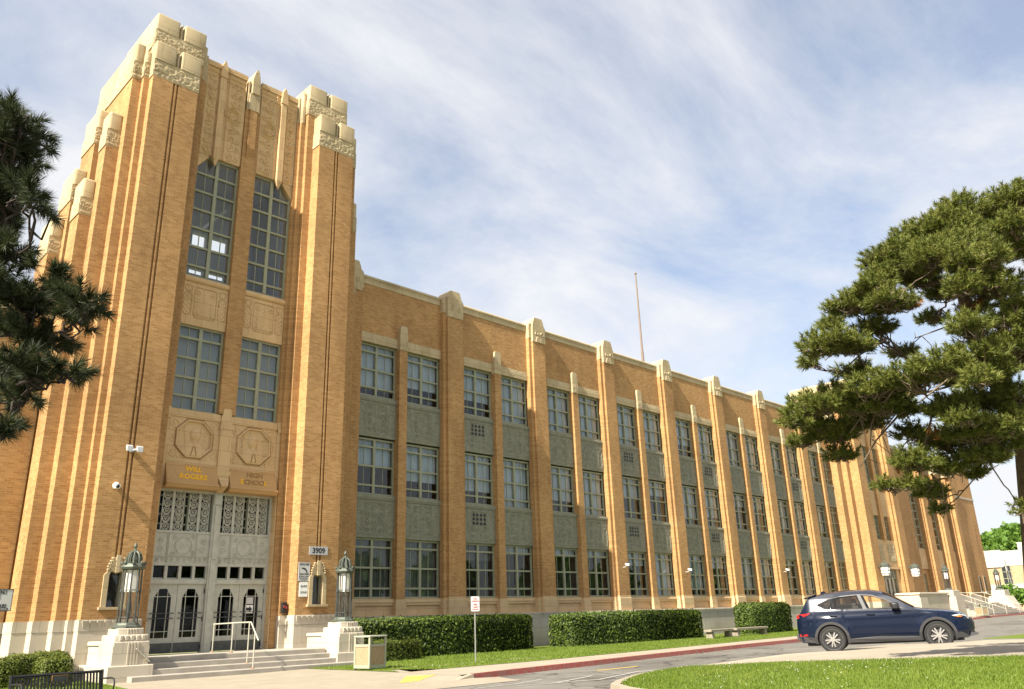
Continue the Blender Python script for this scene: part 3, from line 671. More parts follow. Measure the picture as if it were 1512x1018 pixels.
for a, b2 in ((10.83, 12.72), (13.04, mx_(10.83))):
    MB().box(a, b2, YD+.10, YD+.11, 1.6, 2.0).build('transom_pane', 'door_glass', door_frame)
    pw = b2-a; H = np.zeros((60, 110)); X, Z = grid(110, 60, pw, .97); H += .25
    cxx = pw*.52
    H = np.maximum(H, ring(X,Z,cxx,.56,.28,.022)); H = np.where(np.hypot(X-cxx,Z-.56) < .24, .35+.25*spiral(X,Z,cxx,.56,.22,1.2), H)
    for xl in (pw*.22, pw*.25, pw*.73, pw*.76): H = np.maximum(H, np.exp(-((X-xl)/.012)**2)*.9)
    H = np.maximum(H, np.exp(-((Z-.2)/.014)**2)*.9)
    for k, (sx, sz, rd) in enumerate(((.10,.72,.12),(.10,.42,.14),(.88,.72,.12),(.88,.42,.14),(.34,.83,.1),(.70,.83,.1),(.34,.32,.1),(.70,.32,.1),(.06,.1,.08),(.16,.1,.08),(.32,.1,.08),(.44,.1,.08),(.56,.1,.08),(.66,.1,.08),(.84,.1,.08),(.94,.1,.08))):
        H = np.maximum(H, spiral(X,Z,sx*pw,sz,rd,1.5,1 if k%2 else -1)*.8)
    MB().relief(a, b2, 2.122, 3.098, YD+.02, .05, H).build('bronze_panel', 'bronze_grey', door_frame, smooth=30)
    # window behind the grilles
    wf = MB(); c = (a+b2)/2
    for k in range(4): wf.box(a+.0, b2, YD+.22, YD+.27, 3.42+.32*k-.03, 3.42+.32*k+.03)
    for xx in (a+.06, c-.16, c, c+.16, b2-.06): wf.box(xx-.035, xx+.035, YD+.20, YD+.28, 3.18, 4.50)
    wo = wf.build('grille_window', 'window_frame', door_frame)
    MB().box(a, b2, YD+.26, YD+.265, 3.18, 4.5).build('pane', 'door_glass', wo)
    # two scroll grilles on each side
    for gx in (a+pw*.27, a+pw*.76):
        g = MB(); gw = .36; y = YD+.06
        g.box(gx-.05, gx+.05, y-.02, y+.03, 3.182, 4.498)
        for sg in (-1, 1):
            g.box(gx+sg*gw-.014, gx+sg*gw+.014, y-.012, y+.02, 3.182, 4.498)
            for k in range(5):
                cz = 3.315+.264*k; ccx = gx+sg*(gw+.05)/2; Rr = .128
                pts = []
                for t_ in range(30):
                    u_ = t_/29; an = (math.pi*.5 - sg*u_*math.pi*3.4); rad = Rr*(1-.78*u_)
                    pts.append((ccx+rad*math.cos(an), y, cz+rad*math.sin(an)))
                g.tube(pts, .017, 5)
                ringp = [(ccx+Rr*math.cos(2*math.pi*i/22), y, cz+Rr*math.sin(2*math.pi*i/22)) for i in range(23)]
                g.tube(ringp, .014, 5, cap=False)
                g.lathe([(0,-.02),(.035,-.02),(.035,.02),(0,.02)], 10, (ccx, y-.005, cz))
        g.build('scroll_grille', 'bronze_grey', door_frame)
def leaf(a, b2, hinge):
    m = MB(); z0, z1 = -.76, 1.43; c = (a+b2)/2; w2 = .285
    m.box(a+.006, c-w2, YD+.05, YD+.11, z0, z1); m.box(c+w2, b2-.006, YD+.05, YD+.11, z0, z1)
    m.box(c-w2, c+w2, YD+.05, YD+.11, z0, -.28); m.box(c-w2, c+w2, YD+.05, YD+.11, 1.27, z1)
    m.prism([(c-w2,1.0),(c-w2,1.268),(c-w2+.16,1.268)], 'y', YD+.05, YD+.11); m.prism([(c+w2,1.0),(c+w2-.16,1.268),(c+w2,1.268)], 'y', YD+.05, YD+.11)
    o = m.build('entrance_door', 'bronze_grey', school)
    MB().box(c-w2, c+w2, YD+.085, YD+.09, -.28, 1.27).build('door_pane', 'door_glass', o)
    t_ = MB()
    for xx in (c-w2*.58, c+w2*.58): t_.box(xx-.011, xx+.011, YD+.055, YD+.084, -.28, 1.27)
    for z in (1.02, -.08): t_.box(c-w2, c+w2, YD+.057, YD+.083, z-.011, z+.011)
    t_.build('glazing_bar', 'bronze_grey', o)
    hb = MB()
    for z in (.33, .49): hb.tube([(a+.07,YD-.0,z),(b2-.07,YD-.0,z)], .016, 6); hb.box(a+.08,a+.10,YD,YD+.05,z-.012,z+.012); hb.box(b2-.10,b2-.08,YD,YD+.05,z-.012,z+.012)
    hb.build('push_bar', 'lamp_metal', o)
    MB().box(a+.02, b2-.02, YD+.042, YD+.05, -.755, -.44).build('kick_plate', 'lamp_metal', o)
    hg = MB()
    for z in (1.2, .3, -.6): hg.tube([(hinge,YD+.035,z-.07),(hinge,YD+.035,z+.07)], .018, 6)
    hg.build('hinge', 'black_paint', o)
for a, b2 in ((10.83, 12.72), (13.04, mx_(10.83))):
    c = (a+b2)/2; leaf(a, c, a+.02); leaf(c, b2, b2-.02)

# --- the classroom wing: nine piers, eight bays
B = 6.134; PX = 18.42; PW = .94; YP, YO, YWALL, YWIN, YM = 29.2, 29.33, 29.55, 29.70, 29.36
ROWS = (.95, 5.30, 9.74); WH = 2.50
BASETOP = .93
def pier_cap_mesh():
    m = MB(); w = PW
    m.box(-.02, w+.02, -.03, .5, 14.5, 15.22); m.relief(-.02, w+.02, 14.502, 15.22, -.032, .05, spray(36, 30, w, .7))
    m.box(-.20, -.022, .10, .5, 14.72, 15.22); m.box(w+.022, w+.20, .10, .5, 14.72, 15.22)
    # rounded, tapering crown, long towards the roof
    n = 8; prof = []
    for i in range(n+1):
        a = math.pi/2*i/n; prof.append((.10*(1-math.cos(a))+.10*(i/n), 15.223+.55*(i/n)**.8+.18*math.sin(a)))
    pts = [(-.02+dx, z) for dx, z in prof]+[(w+.02-dx, z) for dx, z in reversed(prof)]
    m.prism(pts, 'y', -.02, .9)
    m.prism([(-.21,15.223),(-.02,15.223),(-.02,15.62),(-.12,15.58),(-.2,15.45)], 'y', .10, .9); m.prism([(w+.21,15.223),(w+.2,15.45),(w+.12,15.58),(w+.02,15.62),(w+.02,15.223)], 'y', .10, .9)
    return m.mesh('pier_cap', 'cream_terracotta', smooth=35)
def spray(nx, nz, w, h):
    X, Z = grid(nx, nz, w, h); H = np.zeros_like(X)+.2
    for sx in (.28, .72):
        H = np.maximum(H, spiral(X,Z,sx*w,.72*h,.16*w,1.3,1 if sx < .5 else -1))
    for k in range(-2, 3):
        H = np.maximum(H, .9*np.exp(-(((X-w/2)-k*.13*w*(1-Z/h*1.0)-0)/.03)**2)*(Z < .75*h))
    H[(X < .02*w)|(X > .98*w)] = .2
    return H
def shared(name, mb, m, smooth=False): return mb.mesh(name, m, smooth=smooth)
me_cap = pier_cap_mesh()
p = MB(); p.box(0, PW, 0, .45, BASETOP+.03, 14.5); p.box(-.20, -.001, .13, .45, BASETOP, 14.72); p.box(PW+.001, PW+.20, .13, .45, BASETOP, 14.72)
me_pier = shared('pier', p, 'brick')
p = MB(); p.rbox(-.05, PW+.05, -.05, .45, .24, .88, .02, 1); p.box(-.02, PW+.02, -.02, .45, .883, .99); p.box(-.26, -.051, .08, .45, .24, .74); p.box(PW+.051, PW+.26, .08, .45, .24, .74); p.box(-.23, -.021, .11, .45, .743, .93); p.box(PW+.021, PW+.23, .11, .45, .743, .93)
me_pbase = shared('pier_base', p, 'buff_terracotta')
p = MB(); p.box(-.23, .23, 0, .35, .90, 12.15); me_mull = shared('mullion_pier', p, 'brick')
p = MB(); p.box(-.235, .235, -.02, .3, 12.153, 12.78); p.relief(-.235, .235, 12.16, 12.75, -.022, .03, scroll_band(20, 24, .47, .6, 2)); p.prism([(-.235,12.783),(.235,12.783),(.20,13.30),(.15,13.38),(-.15,13.38),(-.20,13.30)], 'y', -.02, .25)
me_mcap = shared('mullion_cap', p, 'cream_terracotta')
p = MB(); p.box(-.28, .28, -.05, .35, .24, .72); p.box(-.25, .25, -.02, .35, .723, .897); me_mbase = shared('mullion_base', p, 'buff_terracotta')
OW = (B-PW-.40-.46)/2
def wmesh():
    fr_, d = .07, .10; m = MB(); w, h = OW, WH
    m.box(0, fr_, 0, d, 0, h); m.box(w-fr_, w, 0, d, 0, h); m.box(fr_, w-fr_, .002, d, 0, fr_); m.box(fr_, w-fr_, .002, d, h-.085, h)
    m.box(w/2-.06, w/2+.06, -.012, d, fr_, h-.085)
    for k in (.165, .505, .845):
        z = h*k; m.box(fr_, w/2-.06, -.004, d, z-.04, z+.04); m.box(w/2+.06, w-fr_, -.004, d, z-.04, z+.04)
    for xx in (w*.265, w*.735): m.box(xx-.011, xx+.011, .05, d-.01, fr_, h-.085)
    return m.mesh('window', 'window_frame')
me_win = wmesh()
me_pane = shared('pane', MB().box(.01, OW-.01, .066, .074, .01, WH-.01), 'glass')
BL = {}
def blind_mesh(drop, m):
    k = (round(drop,2), m)
    if k not in BL:
        b = MB(); n = 10
        for i in range(n):      # softly pleated cloth
            a0, a1 = .05+(OW-.1)*i/n, .05+(OW-.1)*(i+1)/n
            b.add([(a0,.19,WH-.03),(a1,.19,WH-.03),(a1,.19,WH*(1-drop)),(a0,.19,WH*(1-drop)),((a0+a1)/2,.165,WH-.03),((a0+a1)/2,.165,WH*(1-drop))], [(0,3,5,4),(4,5,2,1)])
        b.box(.05, OW-.05, .16, .2, WH*(1-drop)-.03, WH*(1-drop))
        BL[k] = b.mesh('blind', m)
    return BL[k]
hp = ornament_panel(60, 46, OW, 1.62); p = MB(); p.relief(0, OW, 0, 1.62, 0, .065, hp); p.box(0, OW, .001, .15, 0, 1.62)
p.tube([(0,0,1.73),(OW,0,1.73)], .085, 10); p.box(0, OW, -.06, .2, 1.625, 1.84)
me_span = shared('spandrel_panel', p, 'spandrel_metal', smooth=30)
v = MB(); w0, w1 = .28*OW, .72*OW
for i in range(4):
    for j in range(3):
        cx2, cz2 = w0+(w1-w0)*(i+.5)/4, .93+.2*j
        v.lathe([(0,0),(.07,0),(.07,.02),(0,.02)], 10)
        vs = v.v[-40:]; del v.v[-40:]
        v.v.extend([(x+cx2, -.045-z*.5, y+cz2) for x, y, z in vs])
me_vent = shared('vent_dark_disc', v, 'black_paint')  # solid black discs, painted in for the dark inside the vent holes
p = MB(); p.box(0, OW, .0, .14, 0, .46); p.relief(0, OW, .002, .458, -.002, .02, scroll_band(60, 14, OW, .46, 9)); me_lint = shared('window_lintel', p, 'cream_terracotta')
p = MB(); p.box(0, OW, .04, .3, .24, .66); p.tube([(0,.02,.80),(OW,.02,.80)], .085, 10); p.box(0, OW, -.04, .3, .662, .74); p.box(0, OW, -.03, .3, .82, .94)
me_sill = shared('window_sill', p, 'buff_terracotta')
for i in range(9):
    x = PX+B*i; o = place('pier', me_pier, school, (x, YP, 0))
    place('pier_cap', me_cap, o, (x, YP, 0)); place('pier_base', me_pbase, o, (x, YP, 0))
rnd2 = random.Random(11)
for i in range(8):
    xa = PX+B*i+PW+.20; xm = xa+OW+.23
    o = place('mullion_pier', me_mull, school, (xm, YM, 0)); place('mullion_cap', me_mcap, o, (xm, YM, 0)); place('mullion_base', me_mbase, o, (xm, YM, 0))
    for s, x in ((0, xa), (1, xa+OW+.46)):
        for row, z in enumerate(ROWS):
            wo = place('window', me_win, school, (x, YWIN, z)); place('pane', me_pane, wo, (x, YWIN, z))
            if row == 0: drop, bm_ = (rnd2.choice((.97, .5, .66, .3, .17, .84)) if i else .97), ('screen_dark' if i < 2 and not (i == 1 and s) else 'blind')
            elif row == 1: drop, bm_ = ((.5, .66)[s] if i == 0 else rnd2.choice((.84, .97, .5, .72, .34, .97))), 'blind'
            else: drop, bm_ = rnd2.choice((.97, .97, .92, .84, .66, .97)), 'blind'
            if i == 7 and s == 1: drop, bm_ = .97, 'window_brown'  # brown reflection in the last window, painted as the colour of its blind
            place('blind', blind_mesh(drop, bm_), wo, (x, YWIN, z))
        for z in (ROWS[0]+WH, ROWS[1]+WH):
            so = place('spandrel_panel', me_span, school, (x, 29.60, z+.005 if z < 5 else z+.06))
            if (i, s) in ((1,0), (3,0), (4,1), (6,1)): place('vent_dark_disc', me_vent, so, (x, 29.60, z+.005 if z < 5 else z+.06))
        place('window_lintel', me_lint, school, (x, 29.53, 12.25))
        place('window_sill', me_sill, school, (x, 29.56, 0))
x0, x1 = 17.4, PX+B*8
w = MB()
for i in range(8):
    a = PX+B*i+PW+.20; b2 = PX+B*(i+1)-.20; w.box(a, b2, YWALL, 30.0, 12.712, 15.1)
w.box(17.4, PX-.2, YWALL, 30.0, .24, 15.1)
w.box(17.4, x1, 29.98, 30.15, 12.3, 15.1)
part(w, 'parapet_wall', 'brick')
cp = MB()
for i in range(8):
    a = PX+B*i+PW+.215; b2 = PX+B*(i+1)-.215
    cp.box(a, b2, YWALL-.03, 30.1, 15.103, 15.40); cp.prism([(YWALL-.07,15.403),(YWALL-.07,15.48),(YWALL+.02,15.56),(30.1,15.56),(30.1,15.403)], 'x', a, b2)
    for k in range(int((b2-a)/.16)): cp.box(a+.03+k*.16, a+.11+k*.16, YWALL-.05, YWALL-.031, 15.30, 15.38)
cp.box(17.4, PX-.215, YWALL-.03, 30.1, 15.103, 15.5)
part(cp, 'parapet_coping', 'cream_terracotta')
part(MB().box(17.4, x1, 30.15, 46, 14.4, 14.6), 'wing_roof', 'roof_felt')
part(MB().box(17.4, x1, 31.2, 31.3, .0, 14.4), 'classroom_dark_backing', 'interior_dark')  # near-black sheet behind the windows, painted in for the dim rooms
fl = MB()
for z in (.4, 5.0, 9.4): fl.box(17.4, x1, 29.85, 31.2, z, z+.12)
part(fl, 'classroom_floor', 'interior_wall')
# grey stone base with a fluted frieze
g = MB(); g.box(17.4, x1, 29.05, 30, GZ-.3, -.02); g.box(17.4, x1, 29.02, 30, -.017, .22); teeth(g, 17.6, x1, 29.02, -.0, .20, .17)
g.box(54.2, x1-.3, 28.55, 29.05, GZ-.3, .02); g.box(54.2, x1-.3, 28.52, 29.05, .023, .24); teeth(g, 54.3, x1-.4, 28.52, .05, .22, .17)
part(g, 'stone_base', 'grey_stone')
part(MB().box(17.4, x1, 29.03, 29.12, .222, .245).box(17.4, x1, 29.22, 30, .21, .24), 'base_ledge', 'tan_terracotta')
# low wing on the far left of the tower
lw = MB(); lw.box(-14, 7.1, 29.72, 30.2, BT, 10.3); part(lw, 'low_wing_wall', 'brick')
lc = MB(); lc.box(-14, 7.1, 29.66, 30.3, 10.3, 10.75); lc.prism([(29.62,10.753),(29.62,10.85),(29.75,10.95),(30.4,10.95),(30.4,10.753)], 'x', -14, 7.1)
part(lc, 'low_wing_coping', 'cream_terracotta')
part(MB().box(-14, 7.1, 29.66, 30.2, GZ-.2, .0).box(-14, 7.1, 29.64, 30.2, .003, BT), 'stone_base', 'limestone')

# --- far entrance block and auditorium at the right end
YB = 27.86; BB = -1.3
def bx(name, m, *boxes):
    q = MB()
    for b_ in boxes: q.box(*b_)
    return part(q, name, m)
for (x0, x1, y0, zt, caps) in ((67.74,68.38,28.56,16.6,[(67.7,68.36,17.6)]), (68.383,69.82,YB,17.6,[(68.36,69.1,18.9),(69.2,69.9,18.9)]), (69.823,70.1,28.05,17.2,[]), (74.48,74.75,28.05,17.2,[]), (74.753,76.1,YB,17.6,[(74.7,75.4,18.9),(75.5,76.15,18.9)]), (76.103,76.75,28.56,16.6,[(76.16,76.8,17.6)]), (66.9,67.737,29.0,15.2,[(66.85,67.69,16.2)])):
    o = bx('far_tower_step', 'brick', (x0, x1, y0, 33, .35, zt))
    for (a, b2, zc) in caps: MB().rbox(a, b2, y0-.03, 33, zt+.002, zc, .10, 3).build('stone_cap', 'cream_terracotta', o, smooth=35)
    if zt != 17.2: MB().box(x0-.03, x1+.03 if x1 != 68.38 else x1, y0-.05, 29.3, BB, .348).build('stone_base', 'limestone', o)
for bb in ((70.1, 74.48, 28.3, 29.5, 7.40, 9.50), (70.1, 74.48, 28.3, 29.5, 3.2, 5.35), (70.1, 74.48, 28.32, 29.5, 13.4, 17.0)): bx('far_tower_panel', 'tan_terracotta', bb)
bx('far_door_hood', 'tan_terracotta', (70.1, 74.48, 28.2, 29.5, 2.95, 3.17))
for bb in ((70.1, 70.7, 28.35, 29.5, .35, 2.94), (73.9, 74.48, 28.35, 29.5, .35, 2.94)): bx('far_door_jamb', 'tan_terracotta', bb)
o = bx('far_centre_pier', 'brick', (71.98, 72.6, 28.12, 29.4, 5.35, 17.1))
for a, b2 in ((70.75, 71.975), (72.603, 73.85)):
    for z0, z1, rl in ((5.36, 7.39, [5.8, 6.5, 7.0]), (9.51, 13.39, [10.2, 10.9, 11.6, 12.3, 12.9])):
        window_set('far_window', ident, a, b2, z0, z1, rl, 28.45)
for bb in ((70.1, 70.747, 28.3, 29.4, 5.355, 7.395), (73.853, 74.48, 28.3, 29.4, 5.355, 7.395), (70.1, 70.747, 28.3, 29.4, 9.505, 13.395), (73.853, 74.48, 28.3, 29.4, 9.505, 13.395)): bx('far_window_jamb', 'brick', bb)
for xa in (72.75, 70.4): part(MB().relief(xa, xa+1.45, 3.5, 5.0, 28.298, .05, ornament_panel(40, 40, 1.45, 1.5, 2, 3)), 'carved_medallion', 'cream_terracotta')
d = window_set('far_door', ident, 70.75, 73.85, .36, 2.90, [2.2], 28.45)
tb = MB()
for k in range(1, 8): tb.box(70.75+k*.387-.03, 70.75+k*.387+.03, 28.42, 28.5, 2.24, 2.86)
for k in range(1, 4): tb.box(70.75+k*.775-.12, 70.75+k*.775+.12, 28.43, 28.5, .40, 2.16)
tb.build('door_stile', 'bronze_grey', d)
bx('far_inner_wall', 'interior_dark', (69.9, 74.7, 29.6, 29.7, .3, 17.0))
# auditorium front
YA = 28.9
bx('auditorium_wall', 'brick', (76.75, 81.6, YA, 30, .4, 13.2), (93.0, 100.5, YA, 42, -1.2, 10.75), (93.0, 100.5, YA, 42, 10.963, 14.2), (81.6, 93.0, 29.6, 30, .0, 13.3))
bx('auditorium_ledge', 'limestone', (93.0, 100.55, YA-.05, 42, 10.753, 10.96), (76.8, 100.55, YA-.06, 42, 14.2, 14.5))
for xa in (84.1, 88.6):
    o = bx('auditorium_pier', 'brick', (xa, xa+1.3, 28.55, 29.6, .4, 12.6), (xa-.28, xa-.003, 28.72, 29.6, .4, 12.4))
    MB().rbox(xa-.03, xa+1.33, 28.5, 29.7, 12.602, 13.5, .14, 3).build('stone_cap', 'cream_terracotta', o, smooth=35)
o = bx('auditorium_pier', 'brick', (92.0, 92.45, 28.72, 29.6, .4, 12.4), (92.453, 93.4, 28.45, 29.6, .4, 12.6)); MB().rbox(92.0, 93.43, 28.4, 29.7, 12.603, 13.5, .14, 3).build('stone_cap', 'cream_terracotta', o, smooth=35)
for k, (a, b2) in enumerate(((81.6, 83.8), (85.42, 88.3), (89.92, 91.98))):
    window_set('auditorium_window', ident, a+.5, b2-.1, 5.05, 10.3, [5.6+.75*j for j in range(7)], 29.15, mull=a+.95, muntin=False)
    bx('auditorium_panel', 'tan_terracotta', (a, b2, 29.1, 29.55, 3.2, 5.04), (a, a+.49, 29.1, 29.55, 5.045, 10.31), (a, b2, 29.1, 29.55, 10.315, 12.2), (a+.3, b2-.3, 29.06, 29.097, 3.5, 4.6))
    bx('auditorium_low_wall', 'brick', (a, a+.75, 29.2, 29.55, .0, 3.197), (b2-.65, b2, 29.2, 29.55, .0, 3.197), (a+.753, b2-.653, 29.2, 29.55, 2.75, 3.197))
    window_set('auditorium_slit_window', ident, a+.76, b2-.66, .4, 2.74, [1.0, 2.1], 29.3, muntin=False)
for a in (96.9, 98.4):
    o = bx('end_wall_window', 'window_brown', (a, a+.7, YA-.03, YA+.02, 1.15, 2.75)); MB().box(a-.1, a+.8, YA-.08, YA+.01, .98, 1.147).build('sill', 'limestone', o); MB().box(a+.28, a+.56, YA-.05, YA-.031, 1.2, 2.65).build('pane', 'interior_dark', o)
bx('stone_base', 'limestone', (76.16, 100.6, YA-.06, 30, -1.5, .4))
# ------------------------------------------------------------------ ground, road, walks
def zf(x):
    t = min(1, max(0, (x-45)/35)); return .33*t*t*(3-2*t)
def structure(o): o['kind'] = 'structure'; return o
CURB = [(14.55,16.66),(14.85,16.71),(16.6,17.0),(20.5,17.45),(23.7,17.9),(28.1,18.4),(31.8,18.9),(37.4,19.3),(50,20.4),(65,21.7),(85,23),(150,27)]
WALK = [(14.55,19.35),(17.3,19.45),(20.1,19.4),(23.9,19.8),(27.7,20.1),(33.8,20.75),(41.9,21.6),(55,22.8),(70,24),(85,25.2),(150,29.5)]
def yc(x): return float(np.interp(x, [p[0] for p in CURB], [p[1] for p in CURB]))
def yw(x): return float(np.interp(x, [p[0] for p in WALK], [p[1] for p in WALK]))
def strip(xs, ya, yb, z, n=1, wob=0):
    m = MB(); k = len(xs)
    for j in range(n+1):
        for x in xs:
            a, b = ya(x), yb(x); m.v.append((x, a+(b-a)*j/n, z(x)))
    for j in range(n):
        for i in range(k-1): m.f.append((j*k+i, j*k+i+1, (j+1)*k+i+1, (j+1)*k+i))
    return m
XS = [14.55, 14.85]+[15.5+i*1.0 for i in range(40)]+[56+i*4 for i in range(24)]
g = MB(); g.add([(-900,-900,-1.62),(1500,-900,-1.62),(1500,1500,-1.62),(-900,1500,-1.62)], [(0,1,2,3)])
structure(g.build('ground', 'far_ground'))
XR = [-60, -20, 0, 8]+XS
structure(strip(XR, lambda x: -14.0, lambda x: (15.9 if x < 14 else yc(x)+.02), lambda x: -1.47+zf(x), 1).build('road', 'asphalt'))
structure(strip(XS, lambda x: yc(x)+.17, yw, lambda x: -1.337+zf(x)).build('sidewalk', 'walk_concrete'))
cu = MB()
for a, b in zip(XS[1:-1], XS[2:]):
    za, zb = -1.33+zf(a), -1.33+zf(b); ya, yb_ = yc(a), yc(b)
    cu.add([(a,ya,za-.16),(b,yb_,zb-.16),(b,yb_+.03,zb),(a,ya+.03,za),(a,ya+.17,za),(b,yb_+.17,zb)], [(0,1,2,3),(3,2,5,4)])
structure(cu.build('kerb', 'red_paint'))
# entrance plaza with its apron down to the road
pz = MB()
def zplaza(x, y):
    za = -1.362-.10*min(1, max(0, (18.4-y)/2.6)); u = min(1, max(0, (x-12.6)/1.9)) if y > 16.7 else 0
    u = u*u*(3-2*u)*(min(1, (y-16.7)/.25) if y > 16.7 else 0)
    return max(-1.466, za*(1-u)-1.339*u)
pys = [15.3,15.6,15.9,16.2,16.45,16.66,16.72,16.78,16.86,16.95,17.1]+[17.3+.3*i for i in range(33)]; nxp = 34
def pxl(y): return float(np.interp(y, [15.3,17.6,21.3,25.2,27.1], [7.0,7.2,8.0,8.55,8.55]))
def pxr(y): return float(np.interp(y, [15.3,16.5,16.66,16.86,19.4,20.9,22.5,24.9,27.2], [15.2,15.5,14.86,14.62,14.9,15.5,15.7,17.2,17.2]))
for y in pys:
    for j in range(nxp+1): x = pxl(y)+(pxr(y)-pxl(y))*j/nxp; pz.v.append((x, y, zplaza(x, y)))
for i in range(len(pys)-1):
    for j in range(nxp): q = i*(nxp+1)+j; pz.f.append((q, q+1, q+nxp+2, q+nxp+1))
structure(pz.build('entrance_plaza', 'concrete', smooth=60))
kr = MB(); kr.add([(14.05,16.60,-1.47),(14.87,16.69,-1.50),(14.87,16.73,-1.331),(14.05,16.72,-1.44),(14.05,17.0,-1.44),(14.87,17.0,-1.331)], [(0,1,2,3),(3,2,5,4),(0,3,4)])
structure(kr.build('kerb', 'walk_concrete'))
yl = MB(); c4 = [(12.75,17.05),(13.75,18.1),(14.32,17.55),(13.3,16.95)]
for i in range(9):
    for j in range(9):
        u, v = i/8, j/8; x = (1-u)*((1-v)*c4[0][0]+v*c4[3][0])+u*((1-v)*c4[1][0]+v*c4[2][0]); y = (1-u)*((1-v)*c4[0][1]+v*c4[3][1])+u*((1-v)*c4[1][1]+v*c4[2][1]); yl.v.append((x, y, zplaza(x, y)+.006))
yl.f = [(i*9+j, i*9+j+1, (i+1)*9+j+1, (i+1)*9+j) for i in range(8) for j in range(8)]
structure(yl.build('painted_marking', 'yellow_paint'))
# lawn in front of the classroom wing and lawn left of the steps
lawn = strip([14.6,15.2,16,17]+XS[5:-18], lambda x: yw(x)-.02 if x > 15.3 else 19.4+(x-14.55)*2.3, lambda x: 29.1 if x > 17.3 else 24.6, lambda x: -1.326+zf(x), 6)
structure(lawn.build('lawn', 'grass_ground'))
structure(MB().add([(8.6,25.0,-1.352),(8.05,21.3,-1.352),(7.25,17.5,-1.39),(-40,12,-1.45),(-40,29.6,-1.35),(7.9,29.6,-1.35),(8.5,27.1,-1.352)], [(0,1,2,3,4,5,6)]).build('lawn', 'grass_ground'))
# island lawn with its rounded concrete kerb
def zr_(y): return float(np.interp(y, [-4,4.85,7.25,9.3,11.05,12.0,12.6], [-.84,-.93,-1.02,-1.10,-1.20,-1.27,-1.315]))
def xl_(y): return float(np.interp(y, [-4,3,7,9,9.8,10.5,11.12,11.6,12.18,12.45,12.62], [12.6,12.3,12.3,12.6,13.0,13.35,13.83,14.6,15.9,16.7,17.3]))
def xr_(y): return float(np.interp(y, [-4,11.0,11.5,12.2,12.62], [17.4,17.35,17.6,18.2,18.6]))
def island_z(x, y):
    a, b = xl_(y), xr_(y); u = min(1, max(0, (x-a)/(b-a)))
    return -1.33+(zr_(y)+1.33)*u+.10*math.sin(math.pi*u)*min(1, max(0, (12.6-y)/3))
ys = [-4+i*.55 for i in range(31)]; ys = [y for y in ys if y < 12.6]+[12.62]
il = MB(); nu = 14
for y in ys:
    for j in range(nu+1):
        x = xl_(y)+(xr_(y)-xl_(y))*j/nu; il.v.append((x, y, island_z(x, y)))
for i in range(len(ys)-1):
    for j in range(nu): a = i*(nu+1)+j; il.f.append((a, a+1, a+nu+2, a+nu+1))
structure(il.build('lawn', 'grass_ground', smooth=60))
def kerb_sweep(pts, m, w=.19):
    k = MB(); P = [Vector((x,y,0)) for x,y,z in pts]
    for i, (x,y,z) in enumerate(pts):
        t = (P[min(i+1,len(P)-1)]-P[max(i-1,0)]).normalized(); n = Vector((-t.y,t.x,0))
        a = Vector((x,y,z)); o_ = a+n*w
        k.v += [tuple(a), tuple(o_), (o_.x+n.x*.02, o_.y+n.y*.02, z-.17)]
    for i in range(len(pts)-1): k.f += [(3*i,3*i+3,3*i+4,3*i+1), (3*i+1,3*i+4,3*i+5,3*i+2)]
    return structure(k.build('kerb', m))
kp = [(xl_(y), y, -1.322) for y in (-4,0,3,5,7,8,9,9.4,9.8,10.15,10.5,10.8,11.12,11.35,11.6,11.9,12.18,12.32,12.45,12.55,12.62)]
kerb_sweep(kp+[(18.3,12.66,-1.322)], 'walk_concrete'); kerb_sweep([(18.3,12.66,-1.322),(19.0,12.62,-1.32),(19.9,12.5,-1.32)], 'yellow_paint')
# raised walkway beside the drive, the drive the car stands on, lawn beyond
near = [(17.6,11.5),(17.4,11.05),(17.35,9.3),(17.35,7.25),(17.4,5.4),(17.4,2.0),(17.4,-4)]
far = [(19.9,12.45,-1.315),(21.04,11.29,-1.12),(21.87,10.79,-1.10),(22.15,10.1,-1.08),(23.6,8.7,-.985),(24.1,8.1,-.965),(25.4,7.65,-.95)]
sl = MB()
edge_n = [(18.55,12.6,-1.312),(18.2,12.2,-1.285),(17.6,11.5,zr_(11.5)),(17.38,11.0,zr_(11.0)),(17.4,8.2,zr_(8.2)),(17.4,6.2,zr_(6.2)),(17.4,5.2,zr_(5.2)),(17.4,-4,-.84)]
edge_f = far+[(26.5,-4,-.86)]
for (a, b) in zip(edge_n, edge_f): sl.v += [(a[0]-.03,a[1],a[2]+.006), b, (b[0]+.03,b[1]+.02,b[2]-.22)]
for i in range(len(edge_n)-1): sl.f += [(3*i,3*i+3,3*i+4,3*i+1), (3*i+1,3*i+4,3*i+5,3*i+2)]
structure(sl.build('walkway', 'walk_concrete'))
def zdrive(y): return -1.212+.0253*(11.32-y)
dr = MB()
for y in (-4, 4, 8, 10, 11.9, 12.8, 14.1):
    z = zdrive(y) if y < 12 else (-1.335 if y < 14 else -1.463); xa = float(np.interp(y, [-4,8,11,11.9,12.8,14.1], [26,23.8,21,20.2,19.6,19.3])); dr.v += [(xa,y,z),(29.2,y,z)]
for i in range(6): dr.f.append((2*i,2*i+1,2*i+3,2*i+2))
structure(dr.build('driveway', 'concrete'))
structure(MB().add([(29.2,-4,-.80),(70,-4,-.95),(70,9,-1.15),(33,10.2,-1.20),(30.2,9.6,-1.10),(29.2,8.0,-1.06)], [(0,1,2,3,4,5)]).build('lawn', 'grass_ground'))
